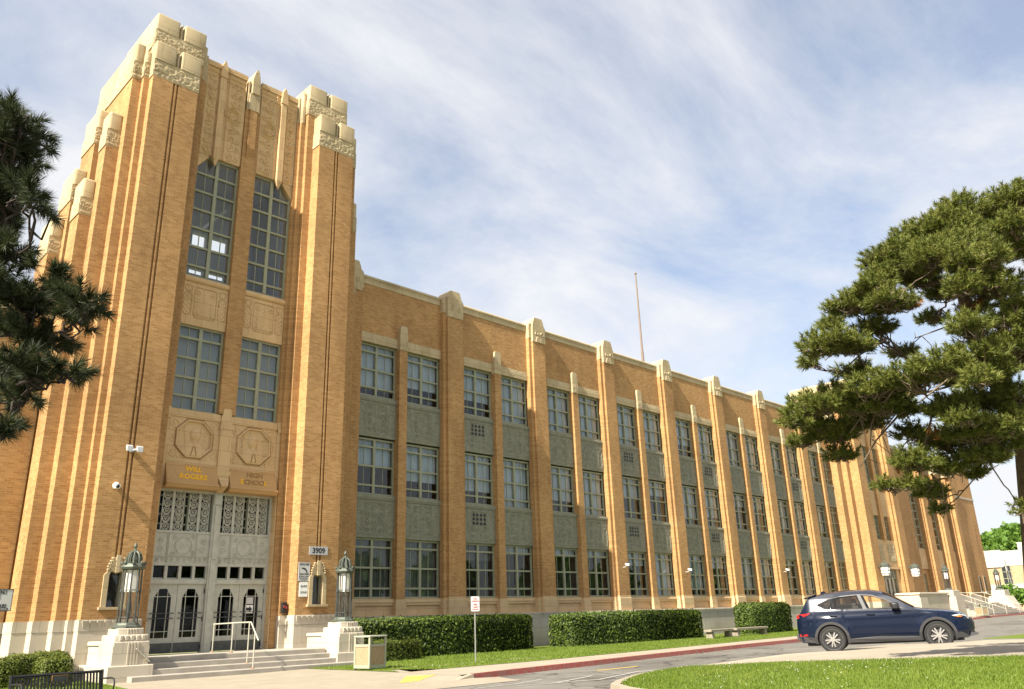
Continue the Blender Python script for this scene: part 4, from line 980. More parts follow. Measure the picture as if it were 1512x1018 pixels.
# painted lines on the road
def line(pts, w, m, z=-1.464):
    k = MB(); P = [Vector((x,y,0)) for x,y in pts]
    for i, p in enumerate(P):
        t = (P[min(i+1,len(P)-1)]-P[max(i-1,0)]).normalized(); n = Vector((-t.y,t.x,0))*w/2
        k.v += [(p.x+n.x,p.y+n.y,z),(p.x-n.x,p.y-n.y,z)]
    for i in range(len(P)-1): k.f.append((2*i,2*i+2,2*i+3,2*i+1))
    return structure(k.build('road_marking', m))
line([(12.96,14.57),(14.23,14.58),(15.59,15.0)], .09, 'road_white')
line([(13.87,14.21),(14.71,13.84),(17.01,14.57)], .10, 'road_white')
line([(14.75,13.87),(16.02,13.52),(18.63,14.34),(19.82,14.1)], .10, 'road_white', -1.460)
line([(16.24,15.0),(17.55,14.44),(19.08,14.14)], .09, 'road_white')
line([(16.68,13.54),(17.2,13.4)], .09, 'road_white')
line([(18.56,15.74),(20.53,15.79)], .13, 'road_yellow')
# seams across the sidewalk
sj = MB()
for i in range(40):
    x = 17+i*1.6; y0, y1 = yc(x)+.18, yw(x)-.03; sj.add([(x,y0,-1.335+zf(x)),(x+.015,y0,-1.335+zf(x)),(x+.2+.015,y1,-1.335+zf(x)),(x+.2,y1,-1.335+zf(x))], [(0,1,2,3)])
structure(sj.build('sidewalk_joint', 'step_stone'))

# ------------------------------------------------------------------ steps, pedestals, lanterns
st = MB()
for k, y in enumerate((24.35, 24.75, 25.15, 25.55)):
    z0 = -1.37+.1475*k; a, b2 = (9.15, 16.70) if k == 0 else (9.50, 16.62) if k == 1 else (9.80, 15.96)
    st.rbox(a, b2, y, 28.12 if k > 1 else 24.79 if k == 0 else 26.0, z0 if k == 0 else z0+.002, z0+.1475, .02, 2, allz=False)
o = st.build('entrance_steps', 'step_stone', None, (12.88, 24.35, -1.37)); tag(o, 'four worn grey stone steps climbing to the main entrance doors', 'steps')
def pedestal(xc, label, inner):
    t = thing('stone_pedestal', label, 'pedestal', (xc, 25.3, -1.37), 'lantern pedestals of the main steps')
    x0, x1 = xc-.50, xc+.50; y0, y1 = 24.82, 25.95
    m = MB(); m.rbox(x0-.13, x1+.13, y0-.12, y1+1.2, -1.45, -.93, .02, 1); m.box(x0, x1, y0, y1, -.932, -.42)
    m.rbox(x0, x1, y0, y1, -.42, -.30, .03, 2)
    for k in range(4): m.box(xc-.10+k*.085, xc-.06+k*.085, y0-.02, y0, -.92, -.33)
    m.build('shaft', 'limestone', t)
    c = MB(); c.rbox(x0+.03, x1-.03, y0+.04, y1-.04, -.298, -.12, .04, 2); c.rbox(x0+.14, x1-.14, y0+.15, y1-.15, -.118, .05, .03, 2)
    for k in range(5): c.rbox(xc-.34+k*.15, xc-.24+k*.15, y0+.015, y0+.06, -.27, -.135, .015, 1); 
    for k in range(4): c.box(xc-.10+k*.075, xc-.07+k*.075, y0+.13, y0+.16, -.1, .035)
    c.build('stepped_top', 'limestone', t, smooth=35)
    w = MB(); w.rbox(x0+.06, x1-.06, y1+.003, 27.0, -.928, -.40, .03, 2); w.rbox(x0+.02, x1-.02, y1+.003, 27.0, -.398, -.29, .03, 2); w.build('cheek_wall', 'limestone', t)
    r = MB(); zz0 = -.62
    xs = xc+inner*.35
    r.tube([(xc-.12*inner*-1,y0-.06,-.50),(xc+inner*.52,y0-.06,-.86) if inner < 0 else (xc+.52,y0-.06,-.86)], .022, 8)
    r.tube([(xc+inner*.15,y0-.06,-.52),(xc+inner*.15,y0+.01,-.56)], .015, 6); r.tube([(xc+inner*.42,y0-.06,-.78),(xc+inner*.42,y0+.01,-.82)], .015, 6)
    r.build('wall_rail', 'rail_paint', t)
    return t
pedestal(9.22, 'limestone pedestal left of the main steps carrying a tall lantern', 1)
pedestal(16.52, 'limestone pedestal right of the main steps, beside the litter bin', 1)
def lantern(x, y, z, label, h=2.42, group='tall green bronze lanterns'):
    t = thing('lantern', label, 'lantern', (x, y, z), group); s = h/2.42
    def L_(mb, n, m, **k):
        mb.v = [(x+a*s, y+b*s, z+c*s) for a,b,c in mb.v]; return mb.build(n, m, t, **k)
    b = MB(); b.lathe([(0,0),(.40,0),(.40,.05),(.33,.09),(.31,.14),(.27,.16),(0,.16)], 8); L_(b, 'base', 'verdigris')
    p = MB()
    for k in range(8):
        a = 2*math.pi*(k+.5)/8; p.tube([(.265*math.cos(a),.265*math.sin(a),.15),(.255*math.cos(a),.255*math.sin(a),1.68)], .024, 6)
    for zz in (.30, 1.05): 
        for k in range(8):
            a = 2*math.pi*(k+.5)/8; a2 = 2*math.pi*(k+1.5)/8; p.tube([(.26*math.cos(a),.26*math.sin(a),zz),(.26*math.cos(a2),.26*math.sin(a2),zz)], .012, 5)
    for k in range(8):
        a = 2*math.pi*(k+.5)/8
        for rr2 in (.09,): p.lathe([(0,.93),(.025,.96),(.035,1.02),(.012,1.10),(0,1.13)], 6, (.262*math.cos(a),.262*math.sin(a),0))
    for k in range(5):
        a = 2*math.pi*k/5; p.tube([(0,0,.15),(.09*math.cos(a),.09*math.sin(a),.42),(.02*math.cos(a),.02*math.sin(a),.9)], .014, 5)
    L_(p, 'post_cage', 'lamp_metal')
    L_(MB().lathe([(0,1.0),(.185,1.0),(.185,1.62),(0,1.62)], 8), 'lamp_tube', 'milk_glass')
    pan = MB()
    for k in range(8):
        a = 2*math.pi*(k+.5)/8+.06; a2 = 2*math.pi*(k+1.5)/8-.06; q = .245
        pan.add([(q*math.cos(a),q*math.sin(a),.32),(q*math.cos(a2),q*math.sin(a2),.32),(q*math.cos(a2),q*math.sin(a2),1.66),(q*math.cos(a),q*math.sin(a),1.66)], [(0,1,2,3)])
    L_(pan, 'glass_panel', 'lantern_glass')
    c = MB(); c.lathe([(0,1.64),(.31,1.64),(.34,1.70),(.31,1.76),(.28,1.80),(0,1.80)], 8)
    for k in range(8):
        a = 2*math.pi*(k+.5)/8; c.lathe([(0,0),(.04,.02),(.045,.06),(.015,.10),(0,.12)], 6, (.31*math.cos(a),.31*math.sin(a),1.76))
    L_(c, 'cornice', 'verdigris')
    d = MB()
    for k in range(8):
        a = 2*math.pi*(k+.5)/8; d.tube([(.20*math.cos(a),.20*math.sin(a),1.79),(.205*math.cos(a),.205*math.sin(a),1.95),(.16*math.cos(a),.16*math.sin(a),2.08),(.05*math.cos(a),.05*math.sin(a),2.17)], .028, 6)
    d.lathe([(0,1.79),(.12,1.79),(.13,1.95),(.09,2.08),(0,2.14)], 8)
    d.lathe([(0,2.13),(.08,2.13),(.085,2.18),(.03,2.22),(.03,2.26),(.055,2.29),(.05,2.33),(.015,2.40),(0,2.42)], 10)
    L_(d, 'crown', 'verdigris', smooth=40)
    return t
lantern(9.22, 25.38, .05, 'tall bronze lantern on the pedestal left of the main steps')
lantern(16.52, 25.38, .05, 'tall bronze lantern on the pedestal beside the litter bin, right of the main steps')
# handrail on the steps
t = thing('handrail', 'pale metal handrail standing in the middle of the entrance steps', 'handrail', (12.9, 25.0, -.9))
m = MB(); m.tube([(12.75,27.4,.10),(12.75,25.55,.12),(12.75,24.75,.12),(12.75,24.2,-.42)], .022, 8); m.build('top_rail', 'rail_paint', t)
for y, z0, z1 in ((27.3,-.78,.10),(25.95,-.78,.12),(24.85,-1.08,.12),(24.45,-1.22,-.18)):
    p = MB(); p.tube([(12.75,y,z0),(12.75,y,z1)], .019, 8); po = p.build('post', 'rail_paint', t)
    MB().lathe([(0,0),(.06,0),(.055,.02),(.03,.03),(0,.03)], 10, (12.75,y,z0)).build('post_foot', 'rust', po)

# ------------------------------------------------------------------ signs, cameras, lights on the tower
def panel_sign(name, label, x, y, z, w, h, m, texts, group=None, frame=None):
    t = thing(name, label, 'sign', (x, y, z), group)
    b = MB(); b.rbox(x-w/2, x+w/2, y-.02, y-.005, z, z+h, .012, 2) if False else b.prism([(x-w/2,z),(x+w/2,z),(x+w/2,z+h),(x-w/2,z+h)], 'y', y-.022, y-.004); b.build('plate', m, t)
    if frame: 
        f = MB()
        f.box(x-w/2-.008,x-w/2+.012,y-.027,y-.003,z-.008,z+h+.008); f.box(x+w/2-.012,x+w/2+.008,y-.027,y-.003,z-.008,z+h+.008); f.box(x-w/2+.012,x+w/2-.012,y-.027,y-.003,z-.008,z+.012); f.box(x-w/2+.012,x+w/2-.012,y-.027,y-.003,z+h-.012,z+h+.008)
        f.build('border', frame, t)
    for txt, sz, dz, ink, bold in texts:
        place('lettering', text_mesh(txt, sz, ink, extrude=.0015, bold=bold), t, (x, y-.0245, z+dz), (R(90),0,0))
    return t
panel_sign('house_number_sign', 'grey plate with the number 3909 on the right buttress', 16.42, 27.05, 2.43, .78, .30, 'sign_grey', [('3909', .27, .145, 'ink', .008)])
t = panel_sign('school_zone_sign', 'grey drug free and gun free school zone sign on the right buttress', 15.86, 27.05, 1.50, .44, .64, 'sign_white', [('DRUG FREE', .075, .57, 'ink', .002), ('GUN FREE', .082, .235, 'ink', .002), ('SCHOOL ZONE', .055, .15, 'ink', .001), ('VIOLATORS WILL FACE SEVERE', .024, .095, 'ink', 0), ('FEDERAL STATE AND LOCAL', .024, .06, 'ink', 0), ('CRIMINAL PENALTIES', .024, .025, 'ink', 0)], frame='sign_grey')
g = MB(); y = 27.05-.0245; g.prism([(15.74,1.93),(15.76,1.97),(15.90,1.95),(15.97,1.87),(15.99,1.79),(15.95,1.78),(15.92,1.86),(15.84,1.91)], 'y', y-.002, y); g.build('pistol_symbol', 'ink', t)
panel_sign('quiet_zone_sign', 'white quiet zone sign below the school zone sign', 15.87, 27.05, .95, .34, .52, 'white_paint', [('QUIET', .095, .36, 'ink', .001), ('ZONE', .095, .15, 'ink', .001)])
# call box beside the steps of the right buttress
t = thing('call_box', 'small black and red call box on the brick step beside the doors', 'call box', (15.42, 27.60, .42))
MB().rbox(15.33, 15.52, 27.48, 27.615, .40, .78, .02, 2).build('housing', 'black_paint', t)
b = MB(); b.box(15.36,15.40,27.465,27.479,.60,.68); b.box(15.45,15.50,27.465,27.479,.56,.64); b.build('red_button', 'red_ink', t)
# notices on the right-hand door
t = thing('door_notice', 'white paper notice with a black arrow taped inside the right door', 'notice', (14.42, 28.235, .30))
MB().box(14.27,14.57,28.228,28.234,.44,.72).build('sheet', 'white_paint', t)
MB().prism([(14.31,.53),(14.43,.53),(14.43,.47),(14.54,.58),(14.43,.69),(14.43,.63),(14.31,.63)], 'y', 28.224, 28.228).build('arrow', 'ink', t)
t = thing('door_notice', 'plain white sheet of paper taped above the arrow notice', 'notice', (14.42, 28.235, .76))
MB().box(14.28,14.56,28.228,28.234,.755,.98).build('sheet', 'sign_white', t)
# twin floodlights and dome camera on the left buttress
t = thing('floodlight', 'pair of white floodlights on a bracket high on the left buttress', 'floodlight', (9.33, 27.05, 5.5))
MB().box(9.28,9.38,26.93,27.05,5.45,5.60).build('bracket', 'steel', t)
for sg in (-1, 1):
    h = MB(); x = 9.33+sg*.16
    h.prism([(26.80,5.50),(26.70,5.42),(26.70,5.60),(26.80,5.64)], 'x', x-.09, x+.09); h.tube([(9.33,26.96,5.5),(x,26.78,5.55)], .03, 6); ho = h.build('lamp_head', 'sign_white', t)
    MB().box(x-.075, x+.075, 26.692, 26.699, 5.435, 5.585).build('lens', 'clear_lens', ho)
t = thing('dome_camera', 'round white dome camera with dark eye on the left buttress', 'camera', (8.98, 27.05, 4.3))
MB().lathe([(0,-.16),(.09,-.14),(.12,-.07),(.12,0),(0,0)], 14, (8.98,26.92,4.38)).box(8.94,9.02,26.9,27.05,4.38,4.44).build('housing', 'white_paint', t, smooth=40)
MB().lathe([(0,-.06),(.04,-.05),(.06,0),(.04,.05),(0,.06)], 12, (8.98,26.81,4.30)).build('lens', 'black_paint', t, smooth=50)
# small wall cameras along the wing
def wing_cam(i, label, z):
    x = PX+B*i+PW*.5; t = thing('wall_camera', label, 'camera', (x, 29.2, z), 'white cameras on the classroom piers')
    h = MB(); h.prism([(28.72,z-.07),(28.72,z+.04),(28.98,z+.09),(28.98,z-.01)], 'x', x-.075, x+.075); h.build('housing', 'white_paint', t)
    MB().tube([(x,29.2,z-.12),(x,29.0,z-.1),(x,28.9,z)], .02, 6).build('bracket', 'sign_white', t)
    MB().box(x-.055, x+.055, 28.707, 28.717, z-.055, z+.025).build('lens', 'black_paint', t)
wing_cam(3, 'white camera on the classroom pier behind the long middle hedge, nearest the tower', 2.62)
wing_cam(4, 'white camera on the pier above the gap between the middle hedge and the end hedge', 2.45)
wing_cam(6, 'white camera on the classroom pier above the rear of the blue car', 2.65)
# flagpole on the roof
t = thing('flagpole', 'thin tall bare pole standing on the classroom wing roof', 'pole', (49.0, 35.0, 14.5))
MB().tube([(49,35,14.5),(49,35,19.2)], .11, 8).build('lower_pole', 'pole_brown', t); MB().tube([(49,35,19.2),(49,35,25.7)], [.085,.055], 8).build('upper_pole', 'pole_brown', t)
MB().lathe([(0,0),(.08,.03),(.11,.1),(.08,.17),(0,.2)], 10, (49,35,25.68)).build('finial', 'pole_brown', t)

# ------------------------------------------------------------------ street furniture
def litter_bin(loc, rz, label):
    t = thing('litter_bin', label, 'bin', loc, local=True); a = .31
    f = MB()
    for sx in (-1,1):
        for sy in (-1,1): f.rbox(sx*a-.035, sx*a+.035, sy*a-.035, sy*a+.035, .06, .93, .01, 1)
    for s in (-1,1):
        f.box(-a+.035,a-.035,s*a-.03,s*a+.03,.06,.15); f.box(-a+.035,a-.035,s*a-.03,s*a+.03,.66,.73); f.box(s*a-.03,s*a+.03,-a+.035,a-.035,.06,.15); f.box(s*a-.03,s*a+.03,-a+.035,a-.035,.66,.73)
    f.build('frame', 'bin_frame', t)
    p = MB()
    for s in (-1,1): p.box(-a+.035,a-.035,s*a-.012,s*a+.012,.15,.66); p.box(s*a-.012,s*a+.012,-a+.035,a-.035,.15,.66)
    p.build('pebble_panel', 'bin_panel', t)
    MB().rbox(-a-.05,a+.05,-a-.05,a+.05,.93,.975,.02,2).build('lid', 'bin_frame', t)
    MB().box(-a+.05,a-.05,-a+.05,a-.05,.30,.64).build('liner', 'black_paint', t)
    for sx in (-1,1):
        for sy in (-1,1): MB().lathe([(0,0),(.04,0),(.03,.065),(0,.065)], 8, (sx*(a-.02), sy*(a-.02), 0)).build('foot', 'black_paint', t)
    t.rotation_euler = (0,0,rz); return t
litter_bin((15.05, 21.6, -1.345), R(8), 'pale green litter bin with pebbled panels right of the main steps')
def park_sign(x, y, z0, h, label, rz, lines, w=.31, hh=.46, group=None):
    t = thing('parking_sign', label, 'sign', (x, y, z0), group, local=True)
    MB().tube([(0,0,0),(0,0,h)], .022, 8).build('post', 'steel', t)
    b = MB(); pts = []
    for cx3, cz3, a0 in ((w/2-.03,h-.03,0),(-w/2+.03,h-.03,90),(-w/2+.03,h-hh+.03,180),(w/2-.03,h-hh+.03,270)):
        for k in range(4): a = R(a0+30*k); pts.append((cx3+.03*math.cos(a), cz3+.03*math.sin(a)))
    b.prism(pts, 'y', -.036, -.026); b.build('plate', 'white_paint', t)
    for txt, sz, dz, ink in lines: place('lettering', text_mesh(txt, sz, ink, extrude=.001, bold=.002), t, (0, -.0375, h+dz), (R(90),0,0))
    t.rotation_euler = (0,0,rz); return t
FIRE = [('NO', .085, -.075, 'red_ink'), ('PARKING', .062, -.15, 'red_ink'), ('FIRE', .075, -.255, 'red_ink'), ('LANE', .075, -.335, 'red_ink'), ('TOW AWAY', .04, -.405, 'red_ink')]
park_sign(18.42, 20.62, -1.33, 2.03, 'white no parking sign with red lettering on the lawn before the big near hedge', R(-12), FIRE, group='no parking signs')
park_sign(52.9, 26.0, -1.31, 2.05, 'no parking sign just behind the tail of the blue car', R(-50), FIRE, group='no parking signs')
# sign at the left edge, only half in view
t = thing('traffic_sign', 'white sign of black lettering cut off by the left edge of the photo', 'sign', (4.0, 18.6, -1.45), local=True)
MB().tube([(0,0,0),(0,0,2.32)], .03, 8).build('post', 'steel', t)
MB().prism([(-.37,1.84),(.37,1.84),(.37,2.30),(-.37,2.30)], 'y', -.05, -.035).build('plate', 'sign_white', t)
f = MB()
for a in ((-.375,-.362,1.835,2.305),(.362,.375,1.835,2.305),(-.362,.362,1.835,1.848),(-.362,.362,2.292,2.305)): f.box(a[0],a[1],-.056,-.034,a[2],a[3])
f.build('border', 'ink', t)
for k, s_ in enumerate(('BUSES ONLY','LOADING','PARKING','SCHOOL HOURS')):
    me = text_mesh(s_, .115, 'ink', extrude=.001, bold=.004, align='RIGHT'); o = place('lettering', me, t, ((.25,.13,.08,.27)[k], -.0525, 2.235-.098*k), (R(90),0,0)); o.scale = (.55,1,1)
MB().box(-.33,.31,-.0525,-.0505,1.855,1.905).build('lettering_band', 'ink', t)
place('lettering', text_mesh('SEE SIGNS', .045, 'sign_white', extrude=.001, bold=.001, align='RIGHT'), t, (.29,-.055,1.88), (R(90),0,0))
t.location = (4.79, 21.2, -1.36); t.rotation_euler = (0,0,0)
# black metal bench, its back towards the tower
t = thing('metal_bench', 'black slatted metal bench with a small plaque at the lower left', 'bench', (5.6, 18.75, -1.5), local=True)
Lb = 1.72
f = MB(); f.tube([(-Lb/2,0,.80),(Lb/2,0,.80)], .030, 6); f.tube([(-Lb/2,.08,.44),(Lb/2,.08,.44)], .025, 6); f.tube([(-Lb/2,.52,.44),(Lb/2,.52,.44)], .025, 6)
for x in (-Lb/2, Lb/2): f.tube([(x,0,.83),(x,.05,.44),(x,.03,0)], .028, 6); f.tube([(x,.52,.44),(x,.55,0)], .026, 6); f.tube([(x,.08,.44),(x,.52,.44)], .022, 6)
f.build('frame', 'black_paint', t)
s = MB()
for i in range(27):
    x = -Lb/2+.05+i*(Lb-.10)/26; s.prism([(.0,.79),(.02,.795),(.09,.46),(.07,.455)], 'x', x-.016, x+.016)
s.build('back_slats', 'black_paint', t)
s = MB()
for i in range(27):
    x = -Lb/2+.05+i*(Lb-.10)/26; s.box(x-.016, x+.016, .09, .54, .45, .465)
s.build('seat', 'black_paint', t)
for x in (-Lb/2, Lb/2): MB().tube([(x,.03,.66),(x,.40,.68),(x,.52,.66),(x,.56,.58),(x,.53,.44)], .018, 6).build('armrest', 'black_paint', t)
pl = MB().box(-.16,.12,.02,.045,.66,.77).build('plaque', 'lamp_metal', t); 
place('border', MB().box(-.17,.13,.022,.049,.65,.659).box(-.17,.13,.022,.049,.771,.78).box(-.17,-.161,.022,.049,.66,.77).box(.121,.13,.022,.049,.66,.77).mesh('border','worn_letter'), pl, (0,0,0))
t.location = (5.53, 18.5, -1.575); t.rotation_euler = (0, 0, math.pi+.127)
# two stone benches by the hedge gap
def stone_bench(a, b2, label):
    ax, ay = a; bx2, by2 = b2; Lh = math.hypot(bx2-ax, by2-ay)
    t = thing('stone_bench', label, 'bench', ((ax+bx2)/2, (ay+by2)/2, -1.33), 'low stone benches along the hedge', local=True)
    MB().rbox(-Lh/2, Lh/2, -.22, .22, .33, .44, .02, 2).build('seat', 'bench_stone', t)
    for x in (-Lh/2+.25, Lh/2-.25): MB().prism([(-.19,0),(.19,0),(.15,.33),(-.15,.33)], 'x', x-.12, x+.12).build('leg', 'bench_stone', t)
    t.rotation_euler = (0,0,math.atan2(by2-ay, bx2-ax)); return t
stone_bench((38.2,24.7), (40.7,24.9), 'low stone bench in front of the bare wall between two hedges')
stone_bench((41.1,24.95), (44.6,25.0), 'low stone bench in front of the clipped end hedge')
# far terrace: pedestals, steps, rails, lamps
t = thing('terrace_wall', 'pale stone terrace wall before the far entrance', 'wall', (74, 26, -1.2))
MB().box(70.5,76.9,25.6,27.5,-1.3,.80).rbox(70.4,77.0,25.5,27.5,.803,.95,.03,1).box(69.0,70.497,25.0,27.2,-1.3,.55).build('wall_block', 'limestone', t)
t = thing('stone_pedestal', 'stone pedestal carrying a lamp left of the far steps', 'pedestal', (78, 25.6, -1.2), 'lamp pedestals of the far steps'); MB().box(77.003,79.0,25.0,26.6,-1.3,.6).rbox(77.2,78.8,25.2,26.4,.603,1.12,.05,2).build('shaft', 'limestone', t)
t = thing('stone_pedestal', 'stone pedestal carrying a lamp at the far end of the steps', 'pedestal', (92.1, 25.6, -1.2), 'lamp pedestals of the far steps'); MB().prism([(24.2,-1.3),(24.6,-.2),(25.0,.6),(26.6,.6),(27.2,-1.3)], 'x', 91.2, 93.2).rbox(91.4,93.0,25.2,26.4,.603,1.15,.05,2).box(84.5,91.197,27.2,27.6,-.1,.75).build('shaft', 'limestone', t)
lantern(78.0, 25.8, 1.12, 'lamp on the pedestal before the far auditorium windows', 2.3, 'far green bronze lamps')
lantern(92.15, 25.8, 1.15, 'lamp at the far right corner of the school, against the low annex', 2.2, 'far green bronze lamps')
s = MB()
for k in range(8): s.box(79.003, 91.197, 23.4+.34*k, 28.8, -1.15+.145*k, -1.007+.145*k)
tag(s.build('far_steps', 'step_stone', None, (85,24,-1.15)), 'broad grey flight of steps up to the far auditorium doors', 'steps')
for i, (x, lb) in enumerate(((81.0,'sloping white handrail on the far steps, next to the left pedestal'),(84.6,'sloping white handrail in the middle of the far steps'),(88.6,'sloping white handrail on the far steps, next to the corner lamp'))):
    t = thing('handrail', lb, 'handrail', (x, 25, -1.0), 'handrails of the far steps')
    MB().tube([(x,27.6,.95),(x,26.2,.93),(x,23.5,-.15),(x,23.2,-.2)], .028, 6).tube([(x,26.2,.5),(x,23.5,-.55)], .02, 6).build('top_rail', 'rail_paint', t)
    for y, za, zb in ((27.4,0,.95),(26.2,0,.93),(24.8,-.55,.40),(23.5,-1.1,-.15)): MB().tube([(x,y,za),(x,y,zb)], .024, 6).build('post', 'rail_paint', t)
# wall lanterns on the far block
for x, lb in ((69.1,'white wall lantern left of the far entrance door'),(75.45,'white wall lantern right of the far entrance door')):
    t = thing('wall_lantern', lb, 'lantern', (x, YB, 2.3), 'wall lanterns of the far entrance'); y = 27.35
    MB().lathe([(0,2.30),(.30,2.34),(.34,2.45),(.34,2.95),(.30,3.0),(0,3.0)], 10, (x,y,0)).build('lamp_tube', 'milk_glass', t)
    c = MB(); c.lathe([(0,3.0),(.38,3.0),(.38,3.22),(.26,3.32),(.05,3.36),(.05,3.45),(0,3.52)], 10, (x,y,0)); c.box(x-.08,x+.08,y,YB-.03,3.05,3.2); c.build('crown', 'verdigris', t)
    b = MB()
    for k in range(6): a = 2*math.pi*k/6; b.tube([(x+.35*math.cos(a),y+.35*math.sin(a),2.36),(x+.35*math.cos(a),y+.35*math.sin(a),3.0)], .02, 5)
    for z in (2.5,2.72): b.lathe([(.345,z-.015),(.365,z-.015),(.365,z+.015),(.345,z+.015)], 12, (x,y,0))
    b.build('cage', 'lamp_metal', t)
litter_bin((74.9, 22.6, -1.02), R(-20), 'pale litter bin on the far sidewalk beyond the car bonnet')
stone_bench((76.3,23.1), (78.3,23.3), 'small stone bench on the far sidewalk beside the far bin')
t = thing('sign_post', 'thin grey post with a small sign seen edge-on at the right border', 'sign', (105.5, 27.9, -1.3)); MB().tube([(105.5,27.9,-1.4),(104.3,28.1,4.5)], .07, 6).build('post', 'steel', t); MB().prism([(104.05,3.3),(104.5,3.2),(104.3,4.5),(103.95,4.6)], 'y', 28.0, 28.06).build('plate', 'sign_grey', t)
# low annex building far right
t = thing('annex_building', 'low cream and pale brick annex building beyond the school end', 'building', (125, 30, -1))
a = MB(); a.box(118,140,-5,60,4.30,6.15); a.box(117.9,118.0,32.0,34.6,4.2,6.3); a.box(117.95,140,-5,60,1.05,2.12); a.build('render_band', 'cream_render', t)
a = MB(); a.box(118.05,140,-5,60,2.123,4.297); a.box(118.05,140,-5,60,-2,1.047); a.build('brick_wall', 'pale_brick', t)
a = MB(); a.box(122,126,27,31,6.15,7.3); ro = a.build('roof_unit', 'cream_render', t); MB().box(121.9,122.0,28.2,30.2,6.5,7.0).build('vent', 'interior_dark', ro)
for y0 in (31.3, 22.0, 14.0):
    wo = MB().box(117.98,118.04,y0,y0+1.0,2.0,4.35).build('window', 'interior_dark', t); w_ = MB()
    for yy in (y0,y0+.5,y0+1.0): w_.box(117.93,117.975,yy-.03,yy+.03,2.0,4.35)
    for zz in (2.0,2.8,3.6,4.35): w_.box(117.94,117.97,y0,y0+1.0,zz-.03,zz+.03)
    w_.build('frame', 'window_frame', wo)

# ------------------------------------------------------------------ the car (own frame: x forward from the rear axle, y left, z up)
car = thing('parked_car', 'dark blue parked suv with silver alloy wheels and chrome window line', 'car', (24.134, 11.324, -1.208), local=True)
def lerp(tab, x): return float(np.interp(x, [p[0] for p in tab], [p[1] for p in tab]))
ROOF = [(-.93,.78),(-.925,.92),(-.88,1.02),(-.80,1.11),(-.70,1.24),(-.60,1.40),(-.52,1.50),(-.40,1.555),(-.1,1.615),(.3,1.655),(.8,1.67),(1.15,1.655),(1.45,1.59),(1.75,1.44),(2.05,1.25),(2.28,1.105),(2.5,1.065),(2.85,1.03),(3.15,.985),(3.35,.93),(3.47,.86),(3.55,.76),(3.60,.66)]
HALF = [(-.93,.60),(-.90,.70),(-.80,.80),(-.6,.865),(-.3,.895),(.2,.915),(1.3,.915),(2.2,.91),(2.8,.895),(3.1,.86),(3.3,.79),(3.45,.68),(3.55,.55),(3.60,.47)]
SILL = [(-.93,.42),(-.85,.30),(-.6,.27),(.5,.25),(2.2,.25),(3.0,.26),(3.4,.27),(3.60,.34)]
BELT = [(-.93,.90),(-.5,1.12),(0,1.115),(1.0,1.085),(2.0,1.045),(2.5,.99),(3.6,.72)]
def bottom(x):
    z = lerp(SILL, x)
    for xw in (0, 2.7):
        d = abs(x-xw)
        if d < .405: z = max(z, .36+math.sqrt(.405**2-d*d))
    return z
def yside(x, z):
    w = lerp(HALF, x); bz = lerp(BELT, x)
    if z <= bz:
        u = (z-.68)/.42; y = w*(1-.045*u*u)
        if z < .45: y -= .05*((.45-z)/.2)
        y += .012*math.exp(-((z-.92)/.05)**2)      # shoulder crease
        for xw in (0, 2.7):                          # flared arches
            d = math.hypot(x-xw, z-.36); y += .022*math.exp(-((d-.46)/.10)**2)
        return y
    y0 = w*(1-.045*((bz-.68)/.42)**2)
    return y0-(z-bz)*.42-.10*max(0, z-1.45)
xs = sorted(set([round(-.93+.045*i,3) for i in range(101)]+[-.93,-.90,-.86,3.585,3.60]))
xs = [x for x in xs if x <= 3.60]
NV, NT = 34, 6
b = MB(); rows = []
for x in xs:
    zb, zr = bottom(x), lerp(ROOF, x); ze = max(zb+.02, zr-.055)
    half = []
    for k in range(NV+1):
        z = zb+(ze-zb)*k/NV; half.append((yside(x, z), z))
    ye = half[-1][0]
    for k in range(1, NT+1):
        u = k/NT; half.append((ye*(1-u)**1.0, ze+(zr-ze)*math.sin(min(1, u*1.35)*math.pi/2)**1.0))
    row = [(x, -y, z) for y, z in half]+[(x, y, z) for y, z in reversed(half[:-1])]
    rows.append(len(b.v)); b.v += row
nr = len(row)
for i in range(len(xs)-1):
    for j in range(nr-1): b.f.append((rows[i]+j, rows[i+1]+j, rows[i+1]+j+1, rows[i]+j+1))
b.f.append(tuple(rows[0]+j for j in range(nr))); b.f.append(tuple(rows[-1]+j for j in range(nr-1,-1,-1)))
WINS = [[(-.30,1.30),(-.02,1.415),(.14,1.445),(.05,1.165),(-.10,1.185)], [(.17,1.45),(.40,1.495),(.80,1.513),(.92,1.13),(.09,1.163)], [(.92,1.512),(1.22,1.475),(1.55,1.345),(1.86,1.15),(1.80,1.098),(1.04,1.124)]]
def inside(p, poly):
    c = False
    for i in range(len(poly)):
        (x0, z0), (x1, z1) = poly[i], poly[i-1]
        if (z0 > p[1]) != (z1 > p[1]) and p[0] < (x1-x0)*(p[1]-z0)/(z1-z0)+x0: c = not c
    return c
def is_window(f):
    q = [b.v[i] for i in f]; cx2 = sum(v[0] for v in q)/len(q); cy2 = sum(v[1] for v in q)/len(q); cz2 = sum(v[2] for v in q)/len(q)
    return abs(cy2) > .35 and len(f) == 4 and any(inside((cx2, cz2), w_) for w_ in WINS)
b.f = [f for f in b.f if not is_window(f)]
b.build('body', 'car_paint', car, smooth=50)
